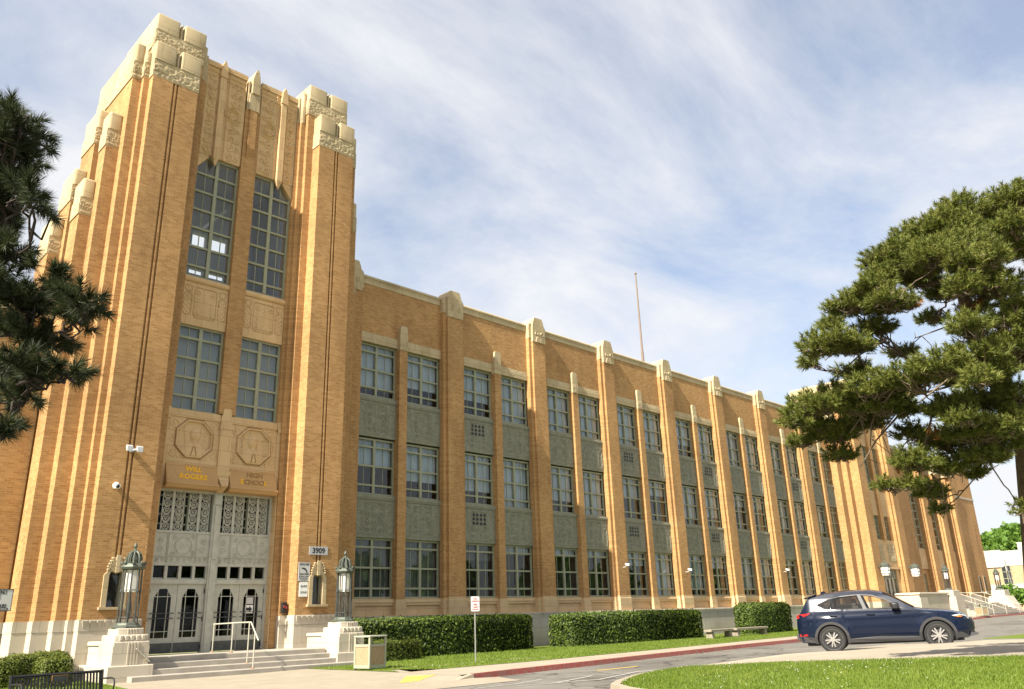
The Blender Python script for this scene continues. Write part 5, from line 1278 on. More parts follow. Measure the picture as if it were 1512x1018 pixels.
def side_patch(poly, off, sides=(-1,1), n=8):
    """flat outline in (x, z) wrapped on the body side"""
    m = MB()
    for s in sides:
        pts = []
        for i, p in enumerate(poly):
            q = poly[(i+1) % len(poly)]
            for k in range(n): pts.append((p[0]+(q[0]-p[0])*k/n, p[1]+(q[1]-p[1])*k/n))
        a = [(x, s*(yside(x,z)+off), z) for x, z in pts]; c = [(x, s*(yside(x,z)-.01), z) for x, z in pts]; k = len(a)
        m.add(a+c, [tuple(range(k))]+[(i,(i+1)%k,(i+1)%k+k,i+k) for i in range(k)])
    return m
def side_part(poly, off, name, m):
    for s in (-1, 1): side_patch(poly, off, (s,)).build(name, m, car)
WIN = [(-.30,1.30),(-.02,1.415),(.40,1.495),(.85,1.515),(1.22,1.475),(1.55,1.345),(1.93,1.105),(1.0,1.125),(0.0,1.165),(-.10,1.185)]
def band(poly, wd, off, closed=True, sides=(-1, 1)):
    m = MB()
    for s in sides:
        P = [Vector((x, s*(yside(x,z)+off), z)) for x, z in poly]
        if closed: P.append(P[0])
        Q = []
        for i in range(len(P)-1):
            for k in range(6): Q.append(P[i].lerp(P[i+1], k/6))
        Q.append(P[-1]); m.tube(Q, wd, 6)
    return m
side_part([(-.30,1.30),(-.02,1.415),(.14,1.445),(.05,1.165),(-.10,1.185)], .004, 'quarter_window', 'car_privacy')
side_part([(.17,1.45),(.40,1.495),(.80,1.513),(.92,1.13),(.09,1.163)], .004, 'rear_window', 'car_privacy')
side_part([(.92,1.512),(1.22,1.475),(1.55,1.345),(1.86,1.15),(1.80,1.098),(1.04,1.124)], .004, 'front_window', 'car_window')
side_part([(.80,1.513),(.92,1.512),(1.04,1.124),(.92,1.13)], .006, 'door_pillar', 'black_paint')
for (sx, sy) in ((.78,-.38),(.78,.38),(-.12,-.38),(-.12,.38)):
    q = MB(); q.prism([(sx-.02,.62),(sx+.16,.62),(sx+.02,1.22),(sx-.14,1.22)], 'y', sy-.24, sy+.24); q.prism([(sx-.13,1.24),(sx-.03,1.24),(sx-.06,1.42),(sx-.15,1.42)], 'y', sy-.12, sy+.12); q.box(sx+.05, sx+.55, sy-.24, sy+.24, .55, .70); q.build('seat', 'seat_fabric', car)
MB().prism([(1.85,.85),(2.15,.85),(2.1,1.05),(1.9,1.10)], 'y', -.7, .7).build('dashboard', 'car_cladding', car)
MB().box(-.5,2.2,-.72,.72,.50,.55).build('floor', 'car_cladding', car)
band(WIN, .009, .006).build('window_trim', 'chrome', car)
for w_ in WINS:
    for s in (-1, 1): band(w_, .022, -.008, sides=(s,)).build('window_seal', 'black_paint', car)
# windscreen and rear screen
ws = MB(); n = 10
for (x0, x1, ins) in ((1.50, 2.24, .10),):
    for i in range(n+1):
        x = x0+(x1-x0)*i/n; z = lerp(ROOF, x)+.006; w = yside(x, z-.07)-.09
        ws.v += [(x, -w, z-.03), (x, -w*.6, z), (x, 0, z+.004), (x, w*.6, z), (x, w, z-.03)]
    for i in range(n):
        for j in range(4): a = 5*i+j; ws.f.append((a, a+1, a+6, a+5))
ws.build('windscreen', 'car_glass', car, smooth=60)
ws = MB()
for i in range(n+1):
    x = -.80+.27*i/n; z = lerp(ROOF, x)+.008; w = yside(x, z-.07)-.10; ws.v += [(x-.006, -w, z-.03), (x-.006, -w*.6, z), (x-.006, 0, z+.003), (x-.006, w*.6, z), (x-.006, w, z-.03)]
for i in range(n):
    for j in range(4): a = 5*i+j; ws.f.append((a, a+1, a+6, a+5))
ws.build('rear_screen', 'car_glass', car, smooth=60)
sp = MB(); sp.prism([(-.66,1.50),(-.50,1.535),(-.30,1.585),(-.34,1.55),(-.60,1.475)], 'y', -.58, .58); sp.build('spoiler', 'car_paint', car)
MB().prism([(-.20,1.60),(-.02,1.63),(-.08,1.68),(-.16,1.67)], 'y', -.03, .03).build('antenna_fin', 'car_paint', car)
# cladding: sills, arches, bumpers
cl = side_patch([(.44,.25),(2.26,.25),(2.26,.36),(1.35,.40),(.44,.36)], .016)
for s in (-1, 1):
    for xw in (0, 2.7):
        k = 26; inn, outr = [], []
        for i in range(k+1):
            an = math.pi*(1.12-1.24*i/k); ca, sa = math.cos(an), math.sin(an)
            for rad, L2, off in ((.402, inn, .004), (.472, outr, .014)):
                x = xw+rad*ca; z = max(.26, .36+rad*sa); x = min(3.58, max(-.92, x)); L2.append((x, s*(yside(x,z)+off), z))
        o_ = len(cl.v); cl.v += inn+outr
        cl.f += [(o_+i, o_+i+1, o_+k+1+i+1, o_+k+1+i) for i in range(k)]
side_b = [(-.90,.40),(-.84,.31),(-.44,.28),(-.47,.42),(-.60,.44),(-.86,.50)]
cl2 = side_patch(side_b, .014); cl.add(cl2.v, cl2.f)
cl2 = side_patch([(3.12,.28),(3.42,.28),(3.56,.36),(3.52,.44),(3.17,.42)], .014); cl.add(cl2.v, cl2.f)
cl.prism([(3.45,.30),(3.66,.33),(3.68,.37),(3.5,.40)], 'y', -.62, .62); cl.prism([(-.93,.36),(-.97,.42),(-.97,.52),(-.90,.56),(-.8,.34)], 'y', -.66, .66)
cl.build('cladding', 'car_cladding', car)
gr = MB(); gr.prism([(3.53,.50),(3.625,.52),(3.60,.74),(3.50,.80)], 'y', -.42, .42); gr.build('grille', 'black_paint', car)
MB().tube([(3.585,-.43,.78),(3.63,-.40,.62),(3.635,-.2,.50),(3.64,0,.47),(3.635,.2,.50),(3.63,.40,.62),(3.585,.43,.78)], .018, 6).build('grille_trim', 'chrome', car)
wl = MB()
for xw in (0, 2.7): wl.box(xw-.40, xw+.40, -.74, .74, .30, .76)
wl.build('wheel_well', 'black_paint', car)
MB().box(-.7, 3.3, -.70, .70, .20, .34).build('underbody', 'black_paint', car)
# lamps, handles, mirrors, seams
side_part([(-.915,.985),(-.86,1.06),(-.62,1.075),(-.48,1.085),(-.62,1.02),(-.86,.955)], .010, 'tail_light', 'red_lens')
side_part([(-.88,.47),(-.87,.53),(-.66,.52),(-.64,.48)], .017, 'reflector', 'red_lens')
side_part([(3.10,.845),(3.30,.875),(3.45,.83),(3.52,.74),(3.42,.755),(3.25,.80)], .008, 'headlight', 'clear_lens')
side_part([(3.18,.825),(3.30,.845),(3.36,.80),(3.25,.795)], .012, 'indicator', 'amber_lens')
h = MB()
for s in (-1, 1):
    for x in (.12, 1.10):
        y = s*(yside(x,.98)+.03); h.tube([(x-.10,y-.022*s,.975),(x-.08,y,.98),(x+.08,y,.975),(x+.10,y-.022*s,.97)], .016, 6)
h.build('door_handle', 'car_paint', car)
h = MB()
for s in (-1, 1):
    for x in (.12, 1.10): y = s*(yside(x,.98)+.003); h.add([(x-.08,y,.94),(x+.08,y,.935),(x+.09,y,.985),(x-.09,y,.99)], [(0,1,2,3)])
h.build('handle_recess_shade', 'black_paint', car)  # flat black patch painting the shade of the hollow behind each handle
for s in (-1, 1):
    m = MB(); y = s*(yside(1.75,1.12)); m.rbox(1.66,1.86,min(y,y+s*.22),max(y,y+s*.22),1.10,1.26,.05,3); m.box(1.74,1.82,min(y-.05*s,y+s*.06),max(y-.05*s,y+s*.06),1.06,1.12); m.build('mirror', 'black_paint', car, smooth=40)
sm = MB()
def seam(pts):
    for s in (-1, 1): sm.tube([(x, s*(yside(x,z)+.0005), z) for x, z in pts], .005, 4)
seam([(.98,1.10),(1.0,.8),(1.02,.5),(1.04,.40)]); seam([(1.98,1.06),(2.10,.95),(2.14,.7),(2.12,.42)]); seam([(.03,1.14),(.06,1.0),(.28,.88),(.44,.70),(.47,.42)])
seam([(2.30,1.02),(2.8,.96),(3.2,.90)]); seam([(.1,.40),(.5,.40),(1.3,.40),(2.2,.40)]) if False else None
sm.build('door_seam', 'black_paint', car)
side_part([(1.05,.46),(2.05,.46),(2.05,.475),(1.05,.475)], .006, 'side_moulding', 'car_paint')
def wheel(xw, s):
    y = s*.80; m = MB(); prof = [(.20,-.11),(.33,-.115),(.355,-.09),(.362,-.05),(.362,.05),(.355,.09),(.33,.115),(.20,.11)]
    n = 40; vs = []
    for rr_, t in prof:
        for j in range(n): a = 2*math.pi*j/n; vs.append((xw+rr_*math.cos(a), y+t, .36+rr_*math.sin(a)))
    m.add(vs, [(i*n+j, i*n+(j+1)%n, (i+1)*n+(j+1)%n, (i+1)*n+j) for i in range(len(prof)-1) for j in range(n)])
    o = m.build('wheel', 'rubber', car, smooth=35)
    q = MB(); yo = y+s*.112
    def ringq(r1, r2, ya, yb2):
        vs = []
        for rr_, yy in ((r1,ya),(r2,yb2)):
            for j in range(n): a = 2*math.pi*j/n; vs.append((xw+rr_*math.cos(a), yy, .36+rr_*math.sin(a)))
        q.add(vs, [(j,(j+1)%n,(j+1)%n+n,j+n) for j in range(n)])
    ringq(.275,.258,yo+s*.004,yo-s*.01); ringq(.258,.245,yo-s*.01,yo-s*.05); ringq(.275,.285,yo+s*.004,yo-s*.02)
    for k in range(10):
        a = 2*math.pi*k/10+.1*(1 if k%2 else -1); a2 = a; wd0, wd1 = .024, .019
        def pt(rad, t, dy): return (xw+rad*math.cos(a2)-t*math.sin(a2), yo+dy*s, .36+rad*math.sin(a2)+t*math.cos(a2))
        q.add([pt(.045,-wd0*.7,.0),pt(.045,wd0*.7,.0),pt(.262,wd1,-.004),pt(.262,-wd1,-.004),pt(.045,-wd0*.7,-.04),pt(.045,wd0*.7,-.04),pt(.262,wd1,-.04),pt(.262,-wd1,-.04)], [(0,1,2,3),(0,4,5,1),(1,5,6,2),(2,6,7,3),(3,7,4,0)])
    q.add([(xw+.06*math.cos(2*math.pi*j/14), yo+s*.006, .36+.06*math.sin(2*math.pi*j/14)) for j in range(14)], [tuple(range(14))])
    q.build('rim', 'alloy', o)
    d = MB(); d.add([(xw+.25*math.cos(2*math.pi*j/24), yo-s*.055, .36+.25*math.sin(2*math.pi*j/24)) for j in range(24)], [tuple(range(24))]); d.build('brake_disc', 'alloy_dark', o)
for xw in (0, 2.7):
    for s in (-1, 1): wheel(xw, s)
car.rotation_euler = (0, -R(1.352), R(-68.6))
# ------------------------------------------------------------------ vegetation
nr_ = np.random.default_rng(5)
def at(px, py, depth):
    """point seen at a spot of the photograph, a given number of metres in front of the camera"""
    return np.array(fw)*depth + np.array(rr)*((px-756)/F_PX*depth) - np.array(uu)*((py-509)/F_PX*depth)
def raw_mesh(name, V, F, m, parent=None):
    """fast mesh of equal-sided faces from numpy arrays"""
    V = np.asarray(V, np.float32); F = np.asarray(F, np.int32); k = F.shape[1]
    me = bpy.data.meshes.new(name); me.vertices.add(len(V)); me.loops.add(F.size); me.polygons.add(len(F))
    org = np.array(W[parent] if parent is not None else (0,0,0), np.float32)
    me.vertices.foreach_set('co', (V-org).ravel()); me.loops.foreach_set('vertex_index', F.ravel())
    me.polygons.foreach_set('loop_start', np.arange(0, F.size, k, dtype=np.int32)); me.update(calc_edges=True); me.validate()
    me.materials.append(MATS[m]); return place(name, me, parent, tuple(org))
def unit(v): return v/np.maximum(np.linalg.norm(v, axis=-1, keepdims=True), 1e-9)
def needles(P, D, n, ln, wd, shoot):
    """tufts: at each point P a short shoot along D bristling with n needles"""
    k = len(P); t = nr_.random((k, n, 1)); d = D[:, None, :]
    side = unit(np.cross(nr_.normal(size=(k, n, 3)), np.broadcast_to(d, (k, n, 3))))
    base = P[:, None, :]+d*shoot*(t-.5)
    ndir = unit(d*(.25+.9*t)+side*(1.15-.55*t)+nr_.normal(size=(k, n, 3))*.12)
    L2 = ln*(.75+.4*nr_.random((k, n, 1))); w = unit(np.cross(ndir, nr_.normal(size=(k, n, 3))))*wd
    a = base-w; b_ = base+w; c = base+ndir*L2
    V = np.stack([a, b_, c], 2).reshape(-1, 3); return V, np.arange(len(V)).reshape(-1, 3)
def leaves(P, size, up_bias=.3, aspect=.55, nb=0.0):
    k = len(P); nrm = unit(nr_.normal(size=(k, 3))*(.42 if isinstance(nb, np.ndarray) else 1)+np.array([0, 0, up_bias])+nb); t = unit(np.cross(nrm, nr_.normal(size=(k, 3)))); bt = np.cross(nrm, t)
    s = size*(.6+.8*nr_.random((k, 1)))
    V = np.stack([P-t*s, P+bt*s*aspect, P+t*s, P-bt*s*aspect], 1).reshape(-1, 3); return V, np.arange(len(V)).reshape(-1, 4)

def hedge(label, x0, x1, y0, y1, z0, z1, leaf, m, dens, group, rnd_r=.16, cat='hedge', name='hedge'):
    t = thing(name, label, cat, ((x0+x1)/2, (y0+y1)/2, z0), group)
    e = leaf*1.6
    MB().rbox(x0+e, x1-e, y0+e, y1-e, z0, z1-e, min(rnd_r, .3), 3).build('dark_core', 'hedge_core', t)  # near-black box, painted in for the shade deep among the leaves
    A = [(x1-x0)*(z1-z0), (x1-x0)*(z1-z0), (x1-x0)*(y1-y0), (y1-y0)*(z1-z0), (y1-y0)*(z1-z0)]
    n = (np.array(A)*dens*np.array([1, .25, 1, 1, 1])).astype(int); pts = []
    r = lambda k, a, b2: nr_.uniform(a, b2, k)
    pts.append(np.stack([r(n[0],x0,x1), np.full(n[0],y0), r(n[0],z0,z1)], 1)); pts.append(np.stack([r(n[1],x0,x1), np.full(n[1],y1), r(n[1],z0,z1)], 1))
    pts.append(np.stack([r(n[2],x0,x1), r(n[2],y0,y1), np.full(n[2],z1)], 1)); pts.append(np.stack([np.full(n[3],x0), r(n[3],y0,y1), r(n[3],z0,z1)], 1)); pts.append(np.stack([np.full(n[4],x1), r(n[4],y0,y1), r(n[4],z0,z1)], 1))
    P = np.concatenate(pts); c = np.array([(x0+x1)/2, (y0+y1)/2, (z0+z1)/2]); hlf = np.array([(x1-x0)/2, (y1-y0)/2, (z1-z0)/2])
    # round the corners and make the clipped faces uneven
    q = P-c; inner = np.clip(q, -(hlf-rnd_r), hlf-rnd_r); inner[:, 2] = np.clip(q[:, 2], -hlf[2], hlf[2]-rnd_r)
    q = inner+unit(q-inner)*np.minimum(np.linalg.norm(q-inner, axis=1, keepdims=True), rnd_r)
    wob = np.sin(P[:, :1]*2.3+P[:, 2:]*3.1)*.5+np.sin(P[:, :1]*5.1+P[:, 1:2]*4.3+1)*.5
    P = c+q*(1+.0*wob)+unit(q-inner*.9)*(wob*.03+nr_.normal(size=(len(P), 1))*.028)-np.array([0, 0, 0])
    V, F = leaves(P, leaf, .15, nb=unit(q-inner*.9)*1.1); 
    k3 = int((x1-x0)*14); s0 = np.stack([r(k3,x0+.1,x1-.1), r(k3,y0+.08,y1-.1), np.full(k3,z1)], 1); SH = np.concatenate([s0+np.stack([nr_.normal(size=k3)*.02, nr_.normal(size=k3)*.02, q_*(.02+.10*nr_.random(k3))*leaf/.055], 1) for q_ in (.35,.7,1.0,1.0)])
    V2, F2 = leaves(SH, leaf*.8, .1); F = np.concatenate([F, F2+len(V)]); V = np.concatenate([V, V2]); raw_mesh('foliage', V, F, m, t); return t
G1 = 'clipped hedges before the classroom wing'
hedge('big glossy dark hedge between the main steps and the bare wall strip', 17.7, 27.0, 26.35, 28.3, -1.35, .10, .055, 'hedge_leaf', 520, G1, .22)
hedge('long glossy dark hedge in the middle of the classroom wing', 29.2, 40.0, 26.1, 27.6, -1.35, .09, .055, 'hedge_leaf', 430, G1, .22)
hedge('tall clipped end hedge behind the rear of the blue car', 44.9, 49.8, 25.9, 27.2, -1.35, .36, .06, 'hedge_leaf', 420, G1, .35)
hedge('low yellowish clipped hedge just behind the litter bin', 16.6, 19.75, 25.05, 26.25, -1.36, -.66, .035, 'low_hedge_leaf', 1100, None, .10)
G2 = 'small boxy shrubs by the left tower base'
for (px, D_, w, h, lb) in ((4, 21.6, .75, .72, 'clipped shrub cut off by the left border of the photo'), (30, 21.9, .76, .80, 'boxy clipped shrub left of the pair, above the bench end'), (71, 22.9, .92, .84, 'rear clipped shrub of the overlapping pair beside the tower'), (79, 21.4, .82, .72, 'front clipped shrub of the overlapping pair, above the bench plaque')):
    p = at(px, 985, D_); hedge(lb, p[0]-w*.45, p[0]+w*.45, p[1]-w*.45, p[1]+w*.45, -1.38, -1.38+h, .03, 'low_hedge_leaf', 1500, G2, .12, cat='shrub', name='clipped_shrub')

# --- pines: trunk, limbs, twigs, and pads of needle tufts
def pine(name, label, trunk, trunk_r, pads, nl, nw, per, dens, m, base, shoot, group=None, limb_r=.075, dry=(), dead=(), tm='twig', lmat='bark'):
    t = thing(name, label, 'tree', tuple(base), group)
    tk = MB(); tk.tube([tuple(p) for p in trunk], trunk_r, 14); tk.build('trunk', 'bark', t, smooth=60)
    tp = [np.array(p) for p in trunk]
    lm, tw = MB(), MB(); PP, DD = [], []
    # limbs grow outwards: each pad hangs on the nearest older limb (or on the trunk)
    trunk_pts = [tp[i]+(tp[i+1]-tp[i])*u for i in range(1, len(tp)-1) for u in (0, .33, .67)]
    nodes = [(q, 0.0, limb_r) for q in trunk_pts]
    dist = lambda c: min(np.linalg.norm(np.array(c)-q) for q in trunk_pts)
    for pi, (c, rx, ry, rz, src) in enumerate(sorted(pads, key=lambda p_: dist(p_[0]))):
        c = np.array(c); dc = dist(c)
        def cost(nd):
            v = c-nd[0]; return np.linalg.norm(v)+.55*nd[1]+max(0, -v[2])*.5+(4.0 if nd[1] == 0 and dc > 1.3 else 0)
        s, sd, sr = min(nodes, key=cost)
        mid = (s+c)/2+np.array([0, 0, -.10*np.linalg.norm(c-s)])+nr_.normal(size=3)*.10*np.linalg.norm(c-s)
        k = 9; path = [((1-u)**2*s+2*u*(1-u)*mid+u*u*(c-np.array([0, 0, rz*.4]))) for u in np.linspace(0, 1, k)]
        path = [p+nr_.normal(size=3)*.018*(0 < i < k-1) for i, p in enumerate(path)]
        r0_ = max(.012, sr*.8); r1_ = max(.009, r0_*.5); rs_ = [r0_+(r1_-r0_)*i/(k-1) for i in range(k)]
        lm.tube([tuple(p) for p in path], rs_, 7); ln_ = np.linalg.norm(c-s)
        for i in range(2, k, 2): nodes.append((path[i], sd+ln_*i/k, rs_[i]))
        n = max(5, int(dens*rx*max(ry, .3)*rz**.5*10))
        u = unit(nr_.normal(size=(n, 3))); u[:, 2] = np.where(u[:, 2] < -.2, u[:, 2]*.45, u[:, 2]); rad = nr_.random((n, 1))**.42
        ax1 = np.array(rr); ax2 = unit(np.array([fw[0], fw[1], 0.0])); off = (u[:, :1]*ax1*rx+u[:, 1:2]*ax2*ry)*rad; off[:, 2] += (u[:, 2]*rz*rad[:, 0])
        P = c+off; D = unit(off/np.array([rx, rx, rz*1.4])+np.array([0, 0, .55])+nr_.normal(size=(n, 3))*.35)
        PP.append(P); DD.append(D)
        for i in range(0, n, 3):
            j = nr_.integers(5, k); a = path[j]; e = P[i]-D[i]*shoot*.6; mm = (a+e)/2+nr_.normal(size=3)*.05-np.array([0, 0, .04])
            tw.tube([tuple(a), tuple(mm), tuple(e)], [.016, .011, .007], 4, cap=False)
    for (a, b2) in dead:
        a, b2 = np.array(a), np.array(b2); mm = (a+b2)/2+nr_.normal(size=3)*.06; tw.tube([tuple(a), tuple(mm), tuple(b2)], [.022, .016, .008], 5)
        for _ in range(5):
            u = nr_.random(); s0 = a+(b2-a)*u; tw.tube([tuple(s0), tuple(s0+nr_.normal(size=3)*.16-np.array([0,0,.1]))], [.010, .004], 4)
    lm.build('limb', lmat, t, smooth=60); tw.build('twigs', tm, t)['kind'] = 'stuff'
    P = np.concatenate(PP); D = np.concatenate(DD)
    V, F = needles(P, D, per, nl, nw, shoot); raw_mesh('crown', V, F, m, t)
    if len(dry):
        P = np.concatenate([np.array(c)+nr_.normal(size=(8, 3))*r_ for c, r_ in dry]); D = unit(nr_.normal(size=(len(P), 3))+np.array([0, 0, -.4]))
        V, F = needles(P, D, per, nl*.9, nw, shoot); raw_mesh('dry_needles', V, F, 'dry_needle', t)
    return t
RP = [(1500,300,45,26,15.6),(1458,335,50,28,15.2),(1402,338,46,24,15.4),(1350,355,40,22,15.8),(1296,384,26,14,16.0),(1330,398,46,22,15.2),(1385,382,48,26,14.7),(1440,385,48,26,14.6),(1492,365,40,32,14.6),(1288,425,34,18,15.4),
 (1258,452,42,17,15.2),(1312,448,44,16,14.9),(1225,478,22,12,15.5),(1212,512,34,20,15.2),(1252,512,38,18,15.0),(1292,486,34,15,14.9),(1400,430,36,14,15.7),(1470,425,46,18,14.6),(1503,445,30,20,14.2),(1440,455,26,12,15.9),(1195,535,16,8,15.3),
 (1172,622,22,18,15.5),(1200,602,38,22,15.2),(1242,588,44,22,15.0),(1292,574,48,20,14.7),(1342,560,44,20,14.3),(1392,543,48,22,14.1),(1440,524,46,22,13.9),(1492,508,40,24,13.9),(1262,548,32,12,15.0),(1478,475,34,12,14.4),
 (1182,650,22,12,15.4),(1232,640,38,22,15.2),(1278,622,38,20,15.0),(1242,672,28,12,15.4),(1205,628,26,14,15.0),(1300,600,36,14,14.9),
 (1450,592,48,18,14.0),(1492,580,32,20,14.0),(1402,604,42,18,14.2),(1440,640,46,20,14.2),(1480,632,34,20,14.5),(1392,652,38,20,14.5),(1345,640,24,18,15.0),(1352,682,36,18,14.8),(1402,690,32,16,14.7),(1458,676,36,13,14.4),(1376,728,26,16,14.8),(1386,752,12,10,14.8),(1312,716,20,11,15.1),(1338,606,24,14,15.2),(1345,715,18,12,14.9),
 (1510,752,9,12,13.6),(1430,482,34,18,13.8),(1468,548,36,20,13.5),(1420,425,30,18,14.2),(1445,560,26,14,13.6),(1375,470,26,8,16.2),(1420,560,30,12,16.0),(1330,520,22,7,16.3)]
def pads_of(lst, thick=1.0, srcs=None, rzs=1.0, rxs=1.0):
    o = []
    for (px, py, rx, rz, d) in lst:
        k = d/F_PX; dd = d+nr_.normal()*.35; rx = rx*rxs; o.append((at(px, py, dd), rx*k, max(.35, rx*k*thick), max(.13, rz*k*rzs), srcs(px, py)))
    return o
tr = [at(1545, 905, 15.2), at(1532, 760, 15.0), at(1520, 668, 14.9), at(1502, 620, 14.9), at(1482, 578, 14.9), at(1452, 520, 15.0), at(1430, 470, 15.1), at(1418, 415, 15.2), at(1415, 365, 15.3), at(1430, 320, 15.4)]
trr = [.33,.29,.24,.21,.19,.15,.12,.10,.07,.04]
gz0 = -1.10; b0 = tr[0].copy(); b0[2] = gz0-.1; tr = [b0]+tr; trr = [.38]+trr
def rsrc(px, py): 
    for y_, i in ((350, 9), (420, 8), (480, 7), (545, 6), (600, 5), (640, 4), (900, 3)):
        if py < y_: return i
    return 3
FILL = [(1420,310,40,20,15.6),(1370,345,36,22,14.9),(1470,350,40,22,15.5),(1330,375,34,20,15.0),(1420,362,40,22,15.0),(1500,330,30,24,14.4),(1300,408,30,18,14.9),(1360,412,34,16,15.6),(1455,408,36,16,15.5),(1270,440,26,14,15.7),(1235,500,26,14,14.7),(1220,600,34,16,14.6),(1265,600,34,16,15.5),(1315,585,34,14,15.4),(1415,560,34,14,14.7),(1465,545,34,18,14.5),(1425,618,34,12,13.7)]
RP2 = RP+FILL+[(1575,330,50,30,15.5),(1570,420,50,30,15),(1590,520,50,30,14.5),(1570,610,50,26,14.5),(1600,680,40,20,14.5),(1540,280,40,24,15.6),(1640,300,60,26,15.2),(1660,400,66,28,15.0),(1690,500,66,28,14.8),(1650,580,60,26,14.4),(1720,610,50,22,15.2),(1610,470,50,24,16.6),(1560,370,50,26,16.8),(1500,520,50,22,16.8),(1540,600,44,20,16.6),(1580,240,44,24,15.3),(1640,660,40,18,15.6),(1530,470,44,20,14.0),(1480,655,34,14,14.4),(1452,648,30,13,15.1),(1425,672,26,12,14.7),(1488,612,30,14,13.8),(1440,700,18,9,14.6)]
pine('pine_tree', 'large spreading pine tree on the right, its boughs reaching over the school front', tr, trr, pads_of(RP2, .9, rsrc, 1.12), .100, .0072, 48, 125, 'pine_needle', b0, .15, 'pine trees framing the view',
     dry=[(at(1445,448,14.9), .12), (at(1352,450,14.6), .05), (at(1385,640,14.3), .06), (at(1330,690,14.8), .05)],
     dead=[(at(1330,545,14.8), at(1255,640,14.9)), (at(1360,555,14.7), at(1300,640,15)), (at(1400,560,14.6), at(1330,610,14.9)), (at(1380,600,14.5), at(1360,700,14.8)), (at(1330,610,14.9), at(1270,690,15.0)), (at(1440,600,14.3), at(1420,700,14.6)), (at(1310,500,15), at(1230,560,15.1)), (at(1440,470,15), at(1350,500,15.2)), (at(1300,590,15), at(1285,660,15.1)), (at(1375,700,14.7), at(1395,745,14.7))])
LP = [(5,165,34,20,7.8),(38,188,26,16,7.6),(10,215,38,20,7.7),(62,202,13,10,7.5),(50,238,14,11,7.4),(5,258,40,18,7.6),(40,282,24,16,7.5),(60,296,12,10,7.4),(8,300,32,16,7.7),(12,338,22,12,7.7),(26,372,20,12,7.5),(5,370,22,12,7.9),(8,412,34,20,7.5),
 (84,412,18,12,7.3),(128,446,24,20,7.2),(98,438,18,14,7.3),(48,448,40,26,7.3),(12,478,36,24,7.4),(52,500,34,20,7.3),(88,502,16,10,7.2),(20,545,34,22,7.4),(58,548,26,14,7.2),(108,548,20,16,7.2),(48,582,22,11,7.3),(14,632,18,14,7.3),(2,590,18,12,7.5),(118,470,18,12,7.2)]
lt = []
for py, d in ((1010, 9.2), (700, 8.7), (550, 8.5), (430, 8.4), (330, 8.3), (230, 8.2), (120, 8.1)): lt.append(at(-210, py, d))
bx_, by_ = lt[1][0], lt[1][1]; lt = [np.array([bx_+.25, by_+.1, -1.5]), np.array([bx_+.1, by_, .6])]+[np.array([bx_+nr_.normal()*.04, by_+nr_.normal()*.04, p[2]]) for p in lt[1:]]
def lsrc(px, py): return 3 if py > 480 else 4 if py > 380 else 5 if py > 270 else 6
LP2 = LP+[(-60,200,50,24,7.9),(-70,320,50,24,7.8),(-80,450,60,30,7.8),(-60,560,50,26,7.7),(-40,640,30,18,7.6)]
pine('pine_tree', 'near pine tree whose dark long needled boughs enter from the left border', lt, [.30,.27,.24,.22,.20,.18,.15,.12], pads_of([(a-8,b,c,d,e) for a,b,c,d,e in LP2], .9, lsrc, .98, .92), .120, .0038, 120, 110, 'pine_needle_shaded', (bx_+.25, by_+.1, -1.5), .11, 'pine trees framing the view', limb_r=.035, tm='dark_bark', lmat='dark_bark')

# --- broad-leaved trees and a bush behind the annex
def leafy(label, base, h, rad, n, size, group, cat='tree', name='leafy_tree', trunk=True, flat=.8):
    t = thing(name, label, cat, tuple(base), group); c = np.array(base)+np.array([0, 0, h-rad*flat])
    P = []
    for k in range(16):
        u = unit(nr_.normal(size=3)); u[2] = abs(u[2])*.9-.25; cc = c+u*rad*.62*np.array([1, 1, flat]); q = unit(nr_.normal(size=(n//16, 3)))*(nr_.random((n//16, 1))**.4)*rad*.48; P.append(cc+q)
    V, F = leaves(np.concatenate(P), size, .5, .7); raw_mesh('crown', V, F, 'tree_leaf', t)
    tb = MB(); b0 = Vector(base); tb.tube([tuple(b0), tuple(b0+Vector((.1, 0, (h-rad)*.6))), tuple(b0+Vector((0, .1, h-rad*.6)))], [rad*.09, rad*.07, rad*.04], 8)
    for k in range(4): a = k*1.6; tb.tube([tuple(b0+Vector((0, .05, (h-rad)*.7))), tuple(b0+Vector((math.cos(a)*rad*.5, math.sin(a)*rad*.5, h-rad*.7)))], [rad*.045, rad*.02], 6)
    tb.build('trunk', 'bark', t); return t
GB = 'leafy trees beyond the annex'
for px, py, d, rad, lb in ((1462, 800, 128, 5.0, 'leafy tree beyond the annex, right against the school corner'), (1490, 790, 132, 5.6, 'tallest leafy tree beyond the annex roof'), (1520, 785, 130, 5.4, 'leafy tree beyond the annex at the right border'), (1440, 805, 135, 5.0, 'leafy tree mostly hidden behind the school corner')):
    p = at(px, py, d); base = np.array([p[0], p[1], -1.0]); leafy(lb, base, p[2]+rad*.35+1, rad, 5200, .36, GB)
p = at(1491, 880, 86); leafy('dark rounded bush between the far lamp and the annex wall', (p[0], p[1], -1.2), 3.4, 1.75, 2600, .16, None, cat='bush', name='round_bush', flat=1.0)

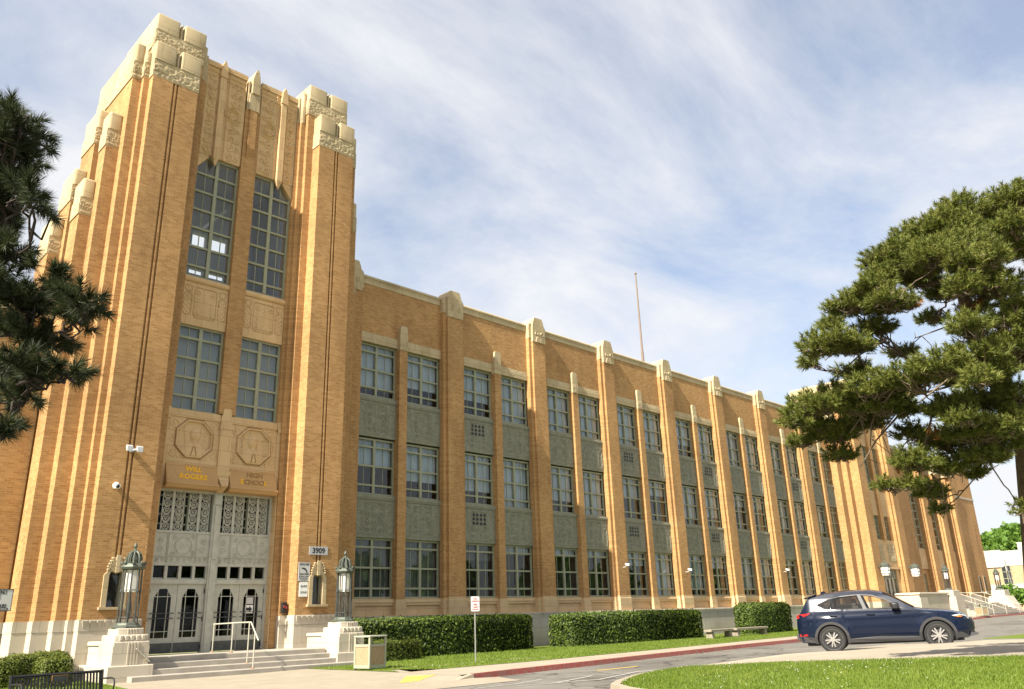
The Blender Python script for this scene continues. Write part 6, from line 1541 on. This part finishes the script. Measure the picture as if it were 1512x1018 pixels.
# a line of street trees across the road behind the viewpoint: it stands in the window glass and the car paint as a reflection
rt = random.Random(3); P = []; tl = MB()
for x, y in ((70,-46),(30,-52),(48,-44),(92,-50),(112,-42),(135,-52),(160,-46),(190,-55),(-46,-6),(-52,14),(-44,-30),(-20,-48),(6,-56),(-60,30)):
    c = np.array([x+rt.uniform(-3,3), y+rt.uniform(-3,3), 6.0]); tl.tube([(c[0],c[1],-1.6),(c[0]+.2,c[1],3.0),(c[0],c[1]+.2,7.0)], [.45,.36,.18], 8)
    for k in range(16):
        u = unit(nr_.normal(size=3)); u[2] = abs(u[2])*.9-.25; P.append(c+u*3.5+unit(nr_.normal(size=(160, 3)))*(nr_.random((160, 1))**.4)*2.7)
V, F = leaves(np.concatenate(P), .75, .5, .7); tline = raw_mesh('tree_line', V, F, 'tree_leaf'); tag(tline, 'leafy street trees in a line across the road behind the viewpoint, mirrored in the window glass', 'trees', kind='stuff')
tl.build('trunks', 'bark', tline)
# --- grass: thin blades on the lawns, clover flowers
def blades(name, P, h, w, m):
    k = len(P); a = nr_.uniform(0, 2*np.pi, k); lean = nr_.normal(size=(k, 2))*.4*h; hh = h*(.5+.8*nr_.random(k)); d = np.stack([np.cos(a)*w, np.sin(a)*w, np.zeros(k)], 1)
    top = P+np.stack([lean[:, 0], lean[:, 1], hh], 1); V = np.stack([P-d, P+d, top], 1).reshape(-1, 3); return raw_mesh(name, V, np.arange(len(V)).reshape(-1, 3), m)
Y = nr_.uniform(2.0, 12.55, 62000); u = nr_.random(len(Y)); xlv = np.array([xl_(y) for y in Y])+.03; xrv = np.array([xr_(y) for y in Y])-.03
X = xlv+(xrv-xlv)*u; Z = np.array([island_z(x, y) for x, y in zip(X, Y)])
o = blades('grass', np.stack([X, Y, Z-.005], 1), .052, .0075, 'grass_blade'); tag(o, 'bright green mown grass on the island lawn in the foreground', 'grass', kind='stuff')
X = nr_.uniform(14.7, 62, 60000)**1.0; Y0 = np.array([(yw(x)) if x > 15.3 else 19.45+(x-14.55)*2.2 for x in X]); Y = Y0+(27.2-Y0)*nr_.random(len(X))
keep = nr_.random(len(X)) < np.clip(26/X, .25, 1); X, Y = X[keep], Y[keep]; Z = np.array([-1.328+zf(x) for x in X])
o = blades('grass', np.stack([X, Y, Z], 1), .055, .012, 'grass_blade'); tag(o, 'strip of mown lawn between the sidewalk and the hedges', 'grass', kind='stuff')
n = 9000; P = np.stack([nr_.uniform(4.0, 8.6, n), nr_.uniform(19, 27.5, n), np.full(n, -1.37)], 1); P[:, 2] = np.where(P[:, 1] < 21.3, -1.352-(21.3-P[:, 1])*.01, -1.354)
o = blades('grass', P[P[:, 0] < 7.9+(P[:, 1]-21)*.15], .05, .010, 'grass_blade'); tag(o, 'patch of lawn behind the black metal bench', 'grass', kind='stuff')
# clover flowers, in drifts
cl_ = []
for _ in range(34):
    y = nr_.uniform(4.5, 12.2); x = xl_(y)+(xr_(y)-xl_(y))*nr_.uniform(.06, .95); k = nr_.integers(5, 15); q = np.stack([x+nr_.normal(size=k)*.35, y+nr_.normal(size=k)*.35], 1); cl_.append(q)
q = np.concatenate(cl_); q = np.array([(x, y) for x, y in q if xl_(y)+.05 < x < xr_(y)-.05 and y < 12.5]); P = np.stack([q[:, 0], q[:, 1], [island_z(x, y)+.058 for x, y in q]], 1)
k2 = nr_.uniform(15.2, 21, 160); P2 = np.stack([k2, 19.75+nr_.random(160)*.9, np.full(160, -1.27)], 1)
V, F = leaves(np.concatenate([P, P2]), .0105, .8, .9); o = raw_mesh('clover_flowers', V, F, 'clover_flower'); tag(o, 'tiny white clover flowers scattered over the lawns', 'flowers', kind='stuff')
